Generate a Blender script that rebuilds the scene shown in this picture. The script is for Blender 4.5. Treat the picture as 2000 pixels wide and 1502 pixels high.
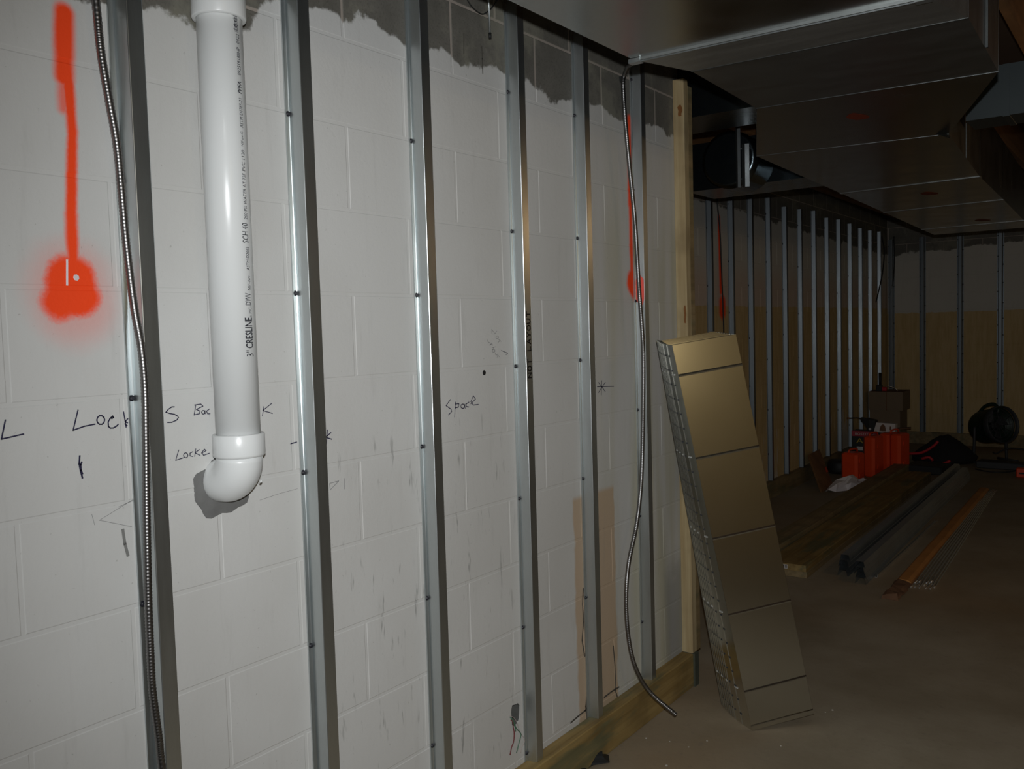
import bpy, bmesh, math, random
from mathutils import Vector, Matrix
random.seed(7)
S = bpy.context.scene
for o in list(bpy.data.objects):
    bpy.data.objects.remove(o, do_unlink=True)
COL = S.collection

# ------------------------------------------------------------------ camera
H0 = 1.48                                    # lens height above the floor
CAM = Vector((1.597, 0.0, H0))
YAW, PIT, ROL, FPX = math.radians(36.328), math.radians(3.408), math.radians(-1.6285), 1736.1
_fw = Vector((-math.sin(YAW)*math.cos(PIT), math.cos(YAW)*math.cos(PIT), -math.sin(PIT)))
_r = Vector((math.cos(YAW), math.sin(YAW), 0.0))
_u = _r.cross(_fw)
RGT = math.cos(ROL)*_r + math.sin(ROL)*_u
UPV = -math.sin(ROL)*_r + math.cos(ROL)*_u
cd = bpy.data.cameras.new('camera')
cd.sensor_fit = 'HORIZONTAL'; cd.sensor_width = 36.0; cd.lens = FPX/2000.0*36.0
cd.clip_start = 0.02; cd.clip_end = 100
cam = bpy.data.objects.new('camera', cd); COL.objects.link(cam)
cam.matrix_world = Matrix(((RGT.x, UPV.x, -_fw.x, CAM.x), (RGT.y, UPV.y, -_fw.y, CAM.y),
                           (RGT.z, UPV.z, -_fw.z, CAM.z), (0, 0, 0, 1)))
S.camera = cam

# ------------------------------------------------------------------ world, lights, exposure
S.view_settings.view_transform = 'Standard'
S.view_settings.look = 'None'
S.view_settings.gamma = 1.0
S.view_settings.use_curve_mapping = False
S.view_settings.exposure = 0.0
wd = bpy.data.worlds.new('world'); S.world = wd; wd.use_nodes = True
bg = wd.node_tree.nodes['Background']
bg.inputs[0].default_value = (1.0, 0.84, 0.56, 1); bg.inputs[1].default_value = 0.060
# the camera's own flash: a small lamp just above the lens
fl = bpy.data.lights.new('camera_flash', 'SPOT'); fl.energy = 157.0; fl.shadow_soft_size = 0.012
fl.spot_size = math.radians(122); fl.spot_blend = 1.0; fl.color = (0.96, 0.985, 1.0)
fo = bpy.data.objects.new('camera_flash', fl); COL.objects.link(fo)
fo.location = CAM + UPV*0.092 + RGT*0.004 + _fw*0.0
_aim = (_fw*1.0 + RGT*0.28 - UPV*0.06).normalized()
fo.rotation_euler = _aim.to_track_quat('-Z', 'Y').to_euler()
# bare warm work bulb under the joists, right of the frame
bl = bpy.data.lights.new('work_bulb', 'POINT'); bl.energy = 5.5; bl.shadow_soft_size = 0.05
bl.color = (1.0, 0.62, 0.30)
bo = bpy.data.objects.new('work_bulb', bl); COL.objects.link(bo); bo.location = (1.95, 5.05, 2.12)

# added unseen bulb: lights the right wall so the pans reflect warm tan
bl2 = bpy.data.lights.new('fill_bulb_rear', 'POINT'); bl2.energy = 30.0; bl2.shadow_soft_size = 0.05
bl2.color = (1.0, 0.76, 0.38)
bo2 = bpy.data.objects.new('fill_bulb_rear', bl2); COL.objects.link(bo2); bo2.location = (7.0, -0.4, 2.3)


def at(px, py, axis, val):                   # point of the place seen at a photo pixel, on the plane axis = val
    d = _fw + RGT*((px-1000.0)/FPX) - UPV*((py-751.0)/FPX)
    i = 'xyz'.index(axis)
    return CAM + d*((val-CAM[i])/d[i])


# ------------------------------------------------------------------ node helpers / materials
class NT:
    def __init__(s, name):
        s.m = bpy.data.materials.new(name); s.m.use_nodes = True
        s.t = s.m.node_tree; s.b = s.t.nodes['Principled BSDF']
        s._pos = None

    def n(s, k, **kw):
        x = s.t.nodes.new(k)
        for a, v in kw.items(): setattr(x, a, v)
        return x

    def put(s, sock, v):
        if isinstance(v, bpy.types.NodeSocket): s.t.links.new(v, sock)
        elif v is not None: sock.default_value = v

    def math(s, op, a, b=None, c=None, clamp=False):
        x = s.n('ShaderNodeMath', operation=op, use_clamp=clamp)
        s.put(x.inputs[0], a)
        if b is not None: s.put(x.inputs[1], b)
        if c is not None: s.put(x.inputs[2], c)
        return x.outputs[0]

    def vmath(s, op, a, b=None, out=0):
        x = s.n('ShaderNodeVectorMath', operation=op)
        s.put(x.inputs[0], a)
        if b is not None: s.put(x.inputs[1], b)
        return x.outputs[out]

    def pos(s):
        if s._pos is None: s._pos = s.n('ShaderNodeNewGeometry').outputs['Position']
        return s._pos

    def objc(s): return s.n('ShaderNodeTexCoord').outputs['Object']

    def sep(s, v):
        x = s.n('ShaderNodeSeparateXYZ'); s.put(x.inputs[0], v); return x.outputs

    def comb(s, a, b, c):
        x = s.n('ShaderNodeCombineXYZ')
        for i, v in enumerate((a, b, c)): s.put(x.inputs[i], v)
        return x.outputs[0]

    def noise(s, v, scale, detail=3.0, rough=0.55, out=0):
        x = s.n('ShaderNodeTexNoise'); s.put(x.inputs['Vector'], v)
        x.inputs['Scale'].default_value = scale; x.inputs['Detail'].default_value = detail
        x.inputs['Roughness'].default_value = rough
        return x.outputs[out]

    def scale(s, v, k):
        return s.vmath('MULTIPLY', v, tuple(k))

    def step(s, v, lo, hi, smooth=True):
        x = s.n('ShaderNodeMapRange'); x.interpolation_type = 'SMOOTHSTEP' if smooth else 'LINEAR'
        s.put(x.inputs['Value'], v); s.put(x.inputs['From Min'], lo); s.put(x.inputs['From Max'], hi)
        return x.outputs[0]

    def mix(s, f, a, b):
        x = s.n('ShaderNodeMix', data_type='RGBA')
        s.put(x.inputs[0], f)
        s.put(x.inputs[6], a if isinstance(a, bpy.types.NodeSocket) else tuple(a)+(1,)*(4-len(a)))
        s.put(x.inputs[7], b if isinstance(b, bpy.types.NodeSocket) else tuple(b)+(1,)*(4-len(b)))
        return x.outputs[2]

    def bump(s, h, strength=0.2, dist=0.002):
        x = s.n('ShaderNodeBump'); x.inputs['Strength'].default_value = strength
        x.inputs['Distance'].default_value = dist; s.put(x.inputs['Height'], h)
        s.t.links.new(x.outputs[0], s.b.inputs['Normal'])

    def set(s, col=None, rough=None, metal=None, spec=None):
        if col is not None: s.put(s.b.inputs['Base Color'], col if isinstance(col, bpy.types.NodeSocket) else tuple(col)+(1,)*(4-len(col)))
        if rough is not None: s.put(s.b.inputs['Roughness'], rough)
        if metal is not None: s.put(s.b.inputs['Metallic'], metal)
        if spec is not None: s.put(s.b.inputs['Specular IOR Level'], spec)
        return s

    def capsule(s, yz, a, b, r0, soft, wob=None):  # spray stroke: 1 inside, soft edge
        pa = s.vmath('SUBTRACT', yz, (0, a[0], a[1]))
        ba = Vector((0, b[0]-a[0], b[1]-a[1])); L2 = max(ba.dot(ba), 1e-9)
        t = s.math('DIVIDE', s.vmath('DOT_PRODUCT', pa, tuple(ba), out=1), L2, clamp=True)
        x = s.n('ShaderNodeVectorMath', operation='SCALE'); x.inputs[0].default_value = tuple(ba); s.put(x.inputs['Scale'], t)
        d = s.vmath('LENGTH', s.vmath('SUBTRACT', pa, x.outputs[0]), out=1)
        if wob is not None: d = s.math('ADD', d, wob)
        return s.math('SUBTRACT', 1.0, s.step(d, r0, r0+soft))


def simple(name, col, rough=0.6, metal=0.0, var=0.12, nscale=8.0, bump=0.0, bscale=60.0, stretch=(1, 1, 1), spec=None):
    q = NT(name); v = q.scale(q.objc(), stretch)
    f = q.noise(v, nscale)
    c = q.mix(f, [k*(1-var) for k in col], [min(1, k*(1+var)) for k in col])
    q.set(c, rough, metal, spec)
    if bump: q.bump(q.noise(v, bscale), bump)
    return q.m


def galv(name, base, rough, metal=1.0, spangle=0.10, stretch=(1, 1, 1), rv=0.16, bmp=0.05):
    q = NT(name); v = q.scale(q.objc(), stretch)
    a = q.noise(v, 6.0, 4.0); b = q.noise(v, 90.0, 1.0)
    f = q.math('ADD', q.math('MULTIPLY', a, 0.6), q.math('MULTIPLY', b, 0.4))
    c = q.mix(f, [k*(1-spangle*2) for k in base], [min(1, k*(1+spangle)) for k in base])
    q.set(c, q.math('ADD', rough-rv/2, q.math('MULTIPLY', a, rv)), metal)
    if bmp: q.bump(q.noise(v, 3.0, 2.0), bmp, 0.01)
    return q.m


def wood(name, dark, light, axis, rough=0.7, green=0.0):
    q = NT(name); st = [26, 26, 26]; st['xyz'.index(axis)] = 1.2
    v = q.scale(q.objc(), st)
    f = q.step(q.noise(v, 1.0, 5.0, 0.65), 0.3, 0.7)
    g = q.noise(q.objc(), 5.0, 3.0)
    c = q.mix(f, dark, light)
    c = q.mix(q.math('MULTIPLY', q.step(g, 0.45, 0.7), 0.5), c, [k*0.6 for k in dark])
    if green:
        gs = [9.0, 9.0, 9.0]; gs['xyz'.index(axis)] = 1.6
        gm = q.math('MULTIPLY', q.step(q.noise(q.scale(q.objc(), gs), 1.0, 4.0, .65), 0.50, 0.62), green)
        c = q.mix(gm, c, (0.045, 0.10, 0.068))
    q.set(c, rough); q.bump(f, 0.15, 0.001)
    return q.m


def wall_mat(name, which, mortar=False):
    q = NT(name); P = q.pos(); x, y, z = q.sep(P)
    s = x if which == 'back' else y
    n1 = q.noise(P, 9.0, 5.0, 0.7); n2 = q.noise(P, 160.0, 2.0); n3 = q.noise(P, 1.6, 3.0)
    streak = q.noise(q.scale(P, (14, 14, 1.6)), 2.0, 4.0, 0.65)
    # bare block and mortar
    bare = q.mix(n1, (0.085, 0.080, 0.068), (0.20, 0.19, 0.165))
    bare = q.mix(q.math('MULTIPLY', q.step(n2, 0.5, 0.75), 0.5), bare, (0.07, 0.065, 0.055))
    if mortar: bare = q.mix(n1, (0.30, 0.26, 0.22), (0.40, 0.35, 0.31))
    if which == 'left':
        pt = q.mix(q.step(n3, 0.35, 0.7), (0.60, 0.60, 0.585), (0.54, 0.535, 0.515))
        pt = q.mix(q.math('MULTIPLY', q.step(y, 0.9, 2.6), 0.35), pt, (0.52, 0.50, 0.465))
        # yellowed and pinkish paint towards the wall's end
        ylw = q.math('MULTIPLY', q.step(y, 2.52, 2.95), q.step(q.noise(q.scale(P, (6, 6, .5)), 1.3, 2.0), 0.34, 0.62))
        pt = q.mix(q.math('MULTIPLY', ylw, q.math('SUBTRACT', 0.85, q.math('MULTIPLY', q.step(z, 1.7, 2.1), 0.6))), pt, (0.46, 0.44, 0.33))
        # old tan strip uncovered beside the fifth channel
        w1 = q.math('MULTIPLY', q.noise(P, 7.0), 0.05)
        yw = q.math('ADD', y, w1)
        stripe = q.math('MULTIPLY', q.math('MULTIPLY', q.step(yw, 2.52, 2.535), q.math('SUBTRACT', 1.0, q.step(yw, 2.795, 2.81))), q.math('SUBTRACT', 1.0, q.step(z, 0.90, 0.925)))
        pt = q.mix(q.math('MULTIPLY', stripe, 0.8), pt, (0.47, 0.33, 0.20))
        # grey damp patches low at the end of the wall
        dm = q.math('MULTIPLY', q.step(y, 3.12, 3.2), q.math('SUBTRACT', 1.0, q.step(q.math('ADD', z, q.math('MULTIPLY', n1, .3)), 0.55, 0.75)))
        pt = q.mix(q.math('MULTIPLY', dm, 0.55), pt, (0.22, 0.22, 0.20))
        # vertical scuffs
        sc = q.math('MULTIPLY', q.step(q.noise(q.scale(P, (40, 40, 7)), 1.0, 3.0, .7), 0.60, 0.72),
                    q.math('MULTIPLY', q.math('MULTIPLY', q.step(y, 1.35, 1.5), q.math('SUBTRACT', 1.0, q.step(y, 2.0, 2.3))), q.math('SUBTRACT', 1.0, q.step(z, 1.1, 1.35))))
        pt = q.mix(q.math('MULTIPLY', sc, 0.62), pt, (0.20, 0.20, 0.19))
        line = q.math('ADD', 2.112, q.math('MULTIPLY', q.step(y, 1.15, 1.40), 0.125))
        amp, soft = 0.17, 0.012
    else:
        line = q.math('SUBTRACT', 2.375, q.math('MULTIPLY', q.math('SUBTRACT', y, 6.4), 0.022)) if which == 'far' else q.math('ADD', 2.30, q.math('MULTIPLY', x, 0.03))
        amp, soft = 0.16, 0.02
        white = q.mix(n3, (0.60, 0.585, 0.54), (0.52, 0.505, 0.46))
        tan = q.mix(q.step(streak, 0.3, 0.7), (0.50, 0.36, 0.165), (0.60, 0.45, 0.235))
        pink = (0.58, 0.475, 0.40)
        tl = 1.63 if which == 'far' else 1.565
        zz = q.math('ADD', z, q.math('MULTIPLY', q.math('SUBTRACT', n1, .5), 0.05))
        pt = q.mix(q.step(zz, tl+0.12, tl+0.42), pink, white) if which == 'far' else white
        pt = q.mix(q.step(zz, tl-0.006, tl+0.006), tan, pt)
        if which == 'far':  # pale drip patches low down
            lowp = q.math('MULTIPLY', q.step(q.noise(q.scale(P, (3, 3, .8)), 1.6, 3.0), 0.56, 0.6), q.math('SUBTRACT', 1.0, q.step(z, 0.5, 0.9)))
            pt = q.mix(lowp, pt, (0.60, 0.53, 0.44))
    pt = q.mix(q.math('MULTIPLY', q.step(q.noise(P, 95.0, 2.0, .6), 0.70, 0.76), 0.35), pt, (0.22, 0.21, 0.19))
    pt = q.mix(q.math('MULTIPLY', q.step(streak, 0.55, 0.8), 0.16), pt, (0.26, 0.25, 0.23))
    zn = q.math('ADD', z, q.math('MULTIPLY', q.math('SUBTRACT', q.noise(P, 5.5, 6.0, 0.62), 0.5), amp))
    isb = q.step(zn, line, q.math('ADD', line, soft))
    # thin whitewash veil on part of the bare blocks
    veil = q.math('MULTIPLY', q.step(q.noise(P, 3.1, 5.0, .7), 0.5, 0.62), 0.30)
    bare2 = q.mix(veil, bare, (0.34, 0.33, 0.25))
    col = q.mix(isb, pt, bare2)
    # orange spray marks
    wob = q.math('MULTIPLY', q.math('SUBTRACT', q.noise(P, 11.0, 2.0), 0.5), 0.026)
    spk = q.math('MULTIPLY', q.math('SUBTRACT', n2, 0.5), 0.010)
    wob2 = q.math('ADD', wob, spk)
    caps = []
    def wz(px, py, a, v):
        p = at(px, py, a, v); return (p.y, p.z)
    if which == 'left':
        caps = [((wz(125, 25, 'x', 0)), wz(126, 150, 'x', 0), 0.010, 0.017, 1.0), (wz(131, 130, 'x', 0), wz(141, 260, 'x', 0), 0.006, 0.011, 1.0),
                (wz(124, 160, 'x', 0), wz(125, 212, 'x', 0), 0.002, 0.018, 0.75),
                (wz(141, 255, 'x', 0), wz(139, 420, 'x', 0), 0.005, 0.011, 1.0), (wz(139, 420, 'x', 0), wz(143, 520, 'x', 0), 0.005, 0.013, 1.0),
                (wz(139, 548, 'x', 0), wz(147, 572, 'x', 0), 0.036, 0.026, 1.0), (wz(122, 588, 'x', 0), wz(156, 573, 'x', 0), 0.022, 0.032, 1.0),
                (wz(139, 560, 'x', 0), wz(146, 590, 'x', 0), 0.035, 0.075, 0.30),
                (wz(1229, 235, 'x', 0), wz(1231, 400, 'x', 0), 0.006, 0.022, 1.0), (wz(1231, 400, 'x', 0), wz(1235, 560, 'x', 0), 0.004, 0.018, 1.0),
                (wz(1238, 552, 'x', 0), wz(1250, 572, 'x', 0), 0.040, 0.025, 1.0)]
    elif which == 'far':
        caps = [(wz(1404, 425, 'x', -1.131), wz(1408, 570, 'x', -1.131), 0.008, 0.03, 1.0), (wz(1411, 592, 'x', -1.131), wz(1411, 608, 'x', -1.131), 0.035, 0.05, 1.0)]
    if caps:
        yz = q.comb(0.0, y, z); m = None
        for a, b, r0, soft2, k in caps:
            c = q.capsule(yz, a, b, r0, soft2, wob2 if r0 > 0.01 else q.math('MULTIPLY', wob2, 0.3))
            if k != 1.0: c = q.math('MULTIPLY', c, k)
            m = c if m is None else q.math('MAXIMUM', m, c)
        col = q.mix(m, col, (1.0, 0.072, 0.012))
    q.set(col, q.math('ADD', 0.5, q.math('MULTIPLY', n1, 0.25)), 0.0, 0.25)
    q.bump(q.math('ADD', q.noise(P, 70.0, 4.0, .7), q.math('MULTIPLY', n1, 1.5)), 0.20, 0.0025)
    return q.m


M = {}
M['wallL'] = wall_mat('painted_block_left', 'left'); M['mortL'] = wall_mat('joint_left', 'left', True)
M['wallF'] = wall_mat('painted_block_far', 'far'); M['mortF'] = wall_mat('joint_far', 'far', True)
M['wallB'] = wall_mat('painted_block_back', 'back'); M['mortB'] = wall_mat('joint_back', 'back', True)
M['channel'] = galv('galvanised_channel', (0.61, 0.65, 0.655), 0.32, 0.96, 0.07, (6, 6, .6))
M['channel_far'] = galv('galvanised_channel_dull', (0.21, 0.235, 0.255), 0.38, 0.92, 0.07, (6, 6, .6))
M['sheet'] = galv('galvanised_sheet', (0.68, 0.68, 0.64), 0.22, 1.0, 0.012, rv=0.03, bmp=0.0)
M['duct'] = galv('galvanised_duct', (0.37, 0.375, 0.36), 0.24, 1.0, 0.10)
M['duct_dirty'] = galv('galvanised_duct_dusty', (0.34, 0.34, 0.32), 0.40, 0.88, 0.25, (.5, 4, 1))
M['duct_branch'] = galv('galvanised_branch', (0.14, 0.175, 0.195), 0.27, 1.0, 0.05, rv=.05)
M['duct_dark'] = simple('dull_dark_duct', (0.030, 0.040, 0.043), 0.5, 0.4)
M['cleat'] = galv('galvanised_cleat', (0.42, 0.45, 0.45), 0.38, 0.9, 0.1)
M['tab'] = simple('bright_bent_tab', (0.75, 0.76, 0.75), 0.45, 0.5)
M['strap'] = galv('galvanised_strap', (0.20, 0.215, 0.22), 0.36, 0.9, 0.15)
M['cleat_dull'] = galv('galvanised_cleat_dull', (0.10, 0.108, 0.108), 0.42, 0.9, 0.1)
M['steel'] = galv('galvanised_stud', (0.45, 0.49, 0.51), 0.40, 0.9, 0.1)
M['wire'] = simple('bright_wire', (0.85, 0.87, 0.88), 0.30, 1.0, 0.1)
M['armor'] = simple('armored_cable_steel', (0.24, 0.235, 0.235), 0.36, 1.0, 0.1)
M['black'] = simple('black_steel', (0.012, 0.012, 0.014), 0.5)
M['screw'] = simple('dark_screw', (0.014, 0.014, 0.02), 0.45)
M['rubber'] = simple('black_plastic', (0.015, 0.016, 0.016), 0.6)
M['pvc'] = simple('white_pvc', (0.70, 0.715, 0.71), 0.28, 0.0, 0.03, 4.0, 0.02, 20.0)
M['pvc2'] = simple('white_pvc_fitting', (0.72, 0.735, 0.73), 0.30, 0.0, 0.04, 9.0)
M['ink'] = simple('blue_black_ink', (0.018, 0.016, 0.05), 0.6)
M['pencil'] = simple('pencil_line', (0.20, 0.20, 0.20), 0.7)
M['print'] = simple('printed_ink', (0.03, 0.032, 0.04), 0.6)
M['mortar'] = simple('grey_mortar_patch', (0.15, 0.15, 0.146), 0.9, 0.0, 0.25, 30.0, 0.5, 60.0)
M['plank'] = wood('treated_plank', (0.20, 0.125, 0.035), (0.34, 0.235, 0.085), 'y', green=0.5)
M['plank_end'] = simple('treated_plank_end', (0.06, 0.065, 0.045), 0.85, 0, .3, 20)
M['post'] = wood('pine_post', (0.34, 0.245, 0.12), (0.50, 0.40, 0.23), 'z')
M['lumber'] = wood('lumber', (0.19, 0.135, 0.06), (0.30, 0.22, 0.11), 'y', green=0.3)
M['joist'] = wood('joist', (0.18, 0.085, 0.03), (0.27, 0.135, 0.05), 'y')
M['ply'] = wood('brown_board', (0.20, 0.10, 0.04), (0.29, 0.15, 0.065), 'z')
M['knot'] = simple('wood_knot', (0.20, 0.075, 0.015), 0.7, 0, .3, 60)
M['card'] = simple('cardboard', (0.21, 0.155, 0.10), 0.85, 0, .12, 6)
M['cardorange'] = simple('orange_card', (0.46, 0.20, 0.05), 0.8, 0, .3, 5)
M['carddark'] = simple('torn_card', (0.16, 0.08, 0.04), 0.85, 0, .4, 14)
M['white'] = simple('white_card', (0.62, 0.58, 0.56), 0.7, 0, .06)
M['paper'] = simple('white_paper', (0.78, 0.73, 0.74), 0.8, 0, .1)
M['orange'] = simple('orange_plastic', (0.72, 0.060, 0.010), 0.42, 0, .1)
M['red'] = simple('red_plastic', (0.50, 0.02, 0.03), 0.5)
M['pinkred'] = simple('crimson_print', (0.38, 0.035, 0.06), 0.6)
M['yellow'] = simple('yellow_print', (0.48, 0.33, 0.03), 0.6)
M['green'] = simple('dark_green_plastic', (0.006, 0.022, 0.012), 0.5)
M['fabric'] = simple('black_fabric', (0.010, 0.010, 0.012), 0.9)
M['dgrey'] = simple('dark_grey_plastic', (0.035, 0.038, 0.042), 0.6)
M['copper'] = simple('copper_tip', (0.55, 0.22, 0.10), 0.4, 0.8)
M['wred'] = simple('red_wire', (0.16, 0.02, 0.025), 0.5)
M['wgreen'] = simple('green_wire', (0.06, 0.15, 0.09), 0.5)
M['wwhite'] = simple('white_wire', (0.42, 0.36, 0.33), 0.5)
M['debris'] = simple('mortar_crumb', (0.40, 0.37, 0.31), 0.9)
M['sprayred'] = simple('red_spray_on_channel', (0.85, 0.10, 0.07), 0.5)
M['crack'] = simple('crack_grey_brown', (0.075, 0.068, 0.055), 0.9)  # even dark grey-brown for the thin crack lines
M['scuff'] = simple('grey_scuff', (0.20, 0.20, 0.19), 0.9)
M['cavity'] = simple('hollow_block_grey', (0.10, 0.098, 0.092), 0.9, 0, .3, 40)
M['spray'] = simple('orange_spray_on_duct', (0.20, 0.03, 0.012), 0.5, 0.3)
q = NT('concrete_floor'); P = q.pos(); n1 = q.noise(P, 1.3, 6.0, .62); n2 = q.noise(P, 30.0, 3.0, .6); n3 = q.noise(P, .55, 3.0)
c = q.mix(q.step(n1, .3, .7), (0.245, 0.20, 0.135), (0.35, 0.30, 0.22))
c = q.mix(q.math('MULTIPLY', q.step(n3, .45, .65), .5), c, (0.30, 0.20, 0.105))
c = q.mix(q.math('MULTIPLY', q.step(n2, .55, .8), .35), c, (0.15, 0.13, 0.11))
q.set(c, q.math('ADD', .55, q.math('MULTIPLY', n1, .3)), 0, .3); q.bump(q.math('ADD', n2, n1), .25, .003); M['floor'] = q.m
M['rear'] = simple('rear_tan_wall', (0.42, 0.36, 0.24), 0.8, 0, .12, 2)
M['deck'] = simple('subfloor_deck', (0.10, 0.06, 0.035), 0.9, 0, .2)

# ------------------------------------------------------------------ mesh builder


class MB:
    def __init__(s): s.v = []; s.f = []; s.sm = []

    def add(s, vs, fs, smooth=False):
        k = len(s.v); s.v += [Vector(v) for v in vs]
        for f in fs: s.f.append([i+k for i in f]); s.sm.append(smooth)
        return s

    def box(s, a, b):
        x0, y0, z0 = a; x1, y1, z1 = b
        return s.add([(x0, y0, z0), (x1, y0, z0), (x1, y1, z0), (x0, y1, z0), (x0, y0, z1), (x1, y0, z1), (x1, y1, z1), (x0, y1, z1)],
                     [(0, 3, 2, 1), (4, 5, 6, 7), (0, 1, 5, 4), (1, 2, 6, 5), (2, 3, 7, 6), (3, 0, 4, 7)])

    def obox(s, c, ex, ey, ez):              # half-extent vectors
        c, ex, ey, ez = map(Vector, (c, ex, ey, ez))
        return s.add([c+sx*ex+sy*ey+sz*ez for sz in (-1, 1) for (sx, sy) in ((-1, -1), (1, -1), (1, 1), (-1, 1))],
                     [(0, 3, 2, 1), (4, 5, 6, 7), (0, 1, 5, 4), (1, 2, 6, 5), (2, 3, 7, 6), (3, 0, 4, 7)])

    def rbox(s, c, ex, ey, ez, ch):          # box with chamfered vertical (ez) edges and top/bottom rims
        c, ex, ey, ez = map(Vector, (c, ex, ey, ez)); a, b, h = ex.length, ey.length, ez.length
        ux, uy, uz = ex/a, ey/b, ez/h
        def ring(ins, z):
            A, B = a-ins, b-ins; k = min(ch, A, B)
            pts = [(A-k, -B), (A, -B+k), (A, B-k), (A-k, B), (-A+k, B), (-A, B-k), (-A, -B+k), (-A+k, -B)]
            return [c+ux*p[0]+uy*p[1]+uz*z for p in pts]
        rs = [ring(ch*.7, -h), ring(0, -h+ch*.7), ring(0, h-ch*.7), ring(ch*.7, h)]
        return s.loft(rs, True, True, False)

    def loft(s, rings, closed=True, caps=True, smooth=True):
        n = len(rings[0]); k = len(s.v)
        for r in rings: s.v += [Vector(p) for p in r]
        for i in range(len(rings)-1):
            for j in range(n if closed else n-1):
                a = k+i*n+j; b = k+i*n+(j+1) % n
                s.f.append([a, b, b+n, a+n]); s.sm.append(smooth)
        if caps:
            s.f.append([k+j for j in range(n)][::-1]); s.sm.append(False)
            e = k+(len(rings)-1)*n
            s.f.append([e+j for j in range(n)]); s.sm.append(False)
        return s

    def tube(s, path, r, n=8, smooth=True):  # r: number or list
        path = [Vector(p) for p in path]; rings = []; up = None
        for i, p in enumerate(path):
            t = (path[min(i+1, len(path)-1)]-path[max(i-1, 0)]).normalized()
            if up is None:
                up = Vector((0, 0, 1)) if abs(t.z) < .9 else Vector((1, 0, 0))
            a = t.cross(up).normalized(); up = a.cross(t).normalized()
            rr = r[i] if isinstance(r, (list, tuple)) else r
            rings.append([p+rr*(math.cos(2*math.pi*j/n)*a+math.sin(2*math.pi*j/n)*up) for j in range(n)])
        return s.loft(rings, True, True, smooth)

    def lathe(s, c, axis, prof, n=24, smooth=True, caps=True):   # prof: (radius, distance along axis)
        c = Vector(c); ax = Vector(axis).normalized()
        u = Vector((0, 0, 1)) if abs(ax.z) < .9 else Vector((1, 0, 0))
        a = ax.cross(u).normalized(); b = ax.cross(a).normalized()
        return s.loft([[c+ax*h+r*(math.cos(2*math.pi*j/n)*a+math.sin(2*math.pi*j/n)*b) for j in range(n)] for r, h in prof], True, caps, smooth)

    def prism(s, prof, fn0, fn1):            # profile list -> two end rings by functions
        return s.loft([[fn0(p) for p in prof], [fn1(p) for p in prof]], True, True, False)

    def mesh(s, name, mat, org=(0, 0, 0)):
        me = bpy.data.meshes.new(name); o = Vector(org)
        me.from_pydata([tuple(v-o) for v in s.v], [], s.f)
        me.polygons.foreach_set('use_smooth', s.sm)
        bm = bmesh.new(); bm.from_mesh(me); bmesh.ops.recalc_face_normals(bm, faces=bm.faces); bm.to_mesh(me); bm.free()
        me.materials.append(mat); me.update()
        return me

    def build(s, name, mat, parent=None, org=None, loc=None):
        if org is None: org = parent['_o'] if parent is not None and '_o' in parent else (0, 0, 0)
        me = s.mesh(name, mat, org)
        return link(name, me, parent, loc)


ORG = {}


def link(name, me, parent=None, loc=None):
    o = bpy.data.objects.new(name, me); COL.objects.link(o)
    if parent is not None: o.parent = parent
    if loc is not None: o.location = loc
    return o


def tag(o, label, cat, group=None):
    o['label'] = label; o['category'] = cat
    if group: o['group'] = group
    return o


def thing(name, label, cat, loc=(0, 0, 0), group=None):
    o = bpy.data.objects.new(name, None); COL.objects.link(o); o.location = loc
    o.empty_display_size = 0.05
    ORG[o.name] = Vector(loc)
    return tag(o, label, cat, group)


def part(mb, name, mat, root, parent=None, label=None):   # mesh built in world coordinates under a thing
    o = mb.build(name, mat, parent or root, ORG.get(root.name, (0, 0, 0)))
    if label: o['label'] = label
    return o


def struct(o): o['kind'] = 'structure'; return o


def spline(pts, step):
    pts = [Vector(p) for p in pts]; P = [2*pts[0]-pts[1]]+pts+[2*pts[-1]-pts[-2]]; out = []
    for i in range(1, len(P)-2):
        n = max(1, int(round((P[i+1]-P[i]).length/step)))
        for k in range(n):
            t = k/n
            out.append(0.5*((2*P[i])+(P[i+1]-P[i-1])*t+(2*P[i-1]-5*P[i]+4*P[i+1]-P[i+2])*t*t+(3*P[i]-P[i-1]-3*P[i+1]+P[i+2])*t**3))
    out.append(pts[-1]); return out


# ------------------------------------------------------------------ room shell
fl_ = struct(MB().box((-2.2, -4.0, -0.12), (11.0, 12.2, 0.0)).build('floor', M['floor']))
ce = struct(MB().box((-1.35, -4.0, 2.90), (11.0, 11.7, 2.96)).build('ceiling', M['deck']))
for xj in (-0.93, -0.53, -0.13, 0.27, 0.67, 1.07, 1.47, 1.87, 2.27, 2.67, 3.07):
    MB().box((xj, -4.0, 2.66), (xj+0.038, 11.5, 2.90)).build('joist', M['joist'], ce)

CO, BLK, JT = 0.2032, 0.4064, 0.0065
ZJ = H0-0.1017                                # a bed joint, just below lens height
Y_END = 3.35


def block_mesh(name, L, Hh, mat, ch=0.0022, dep=0.03):      # face towards +x, origin at the face centre
    a, b = L/2, Hh/2; m = MB()
    rs = [[(-dep, -a, -b), (-dep, a, -b), (-dep, a, b), (-dep, -a, b)], [(-ch*.55, -a, -b), (-ch*.55, a, -b), (-ch*.55, a, b), (-ch*.55, -a, b)],
          [(0, -a+ch, -b+ch), (0, a-ch, -b+ch), (0, a-ch, b-ch), (0, -a+ch, b-ch)]]
    m.loft(rs, True, True, False)
    return m.mesh(name, mat)


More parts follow.
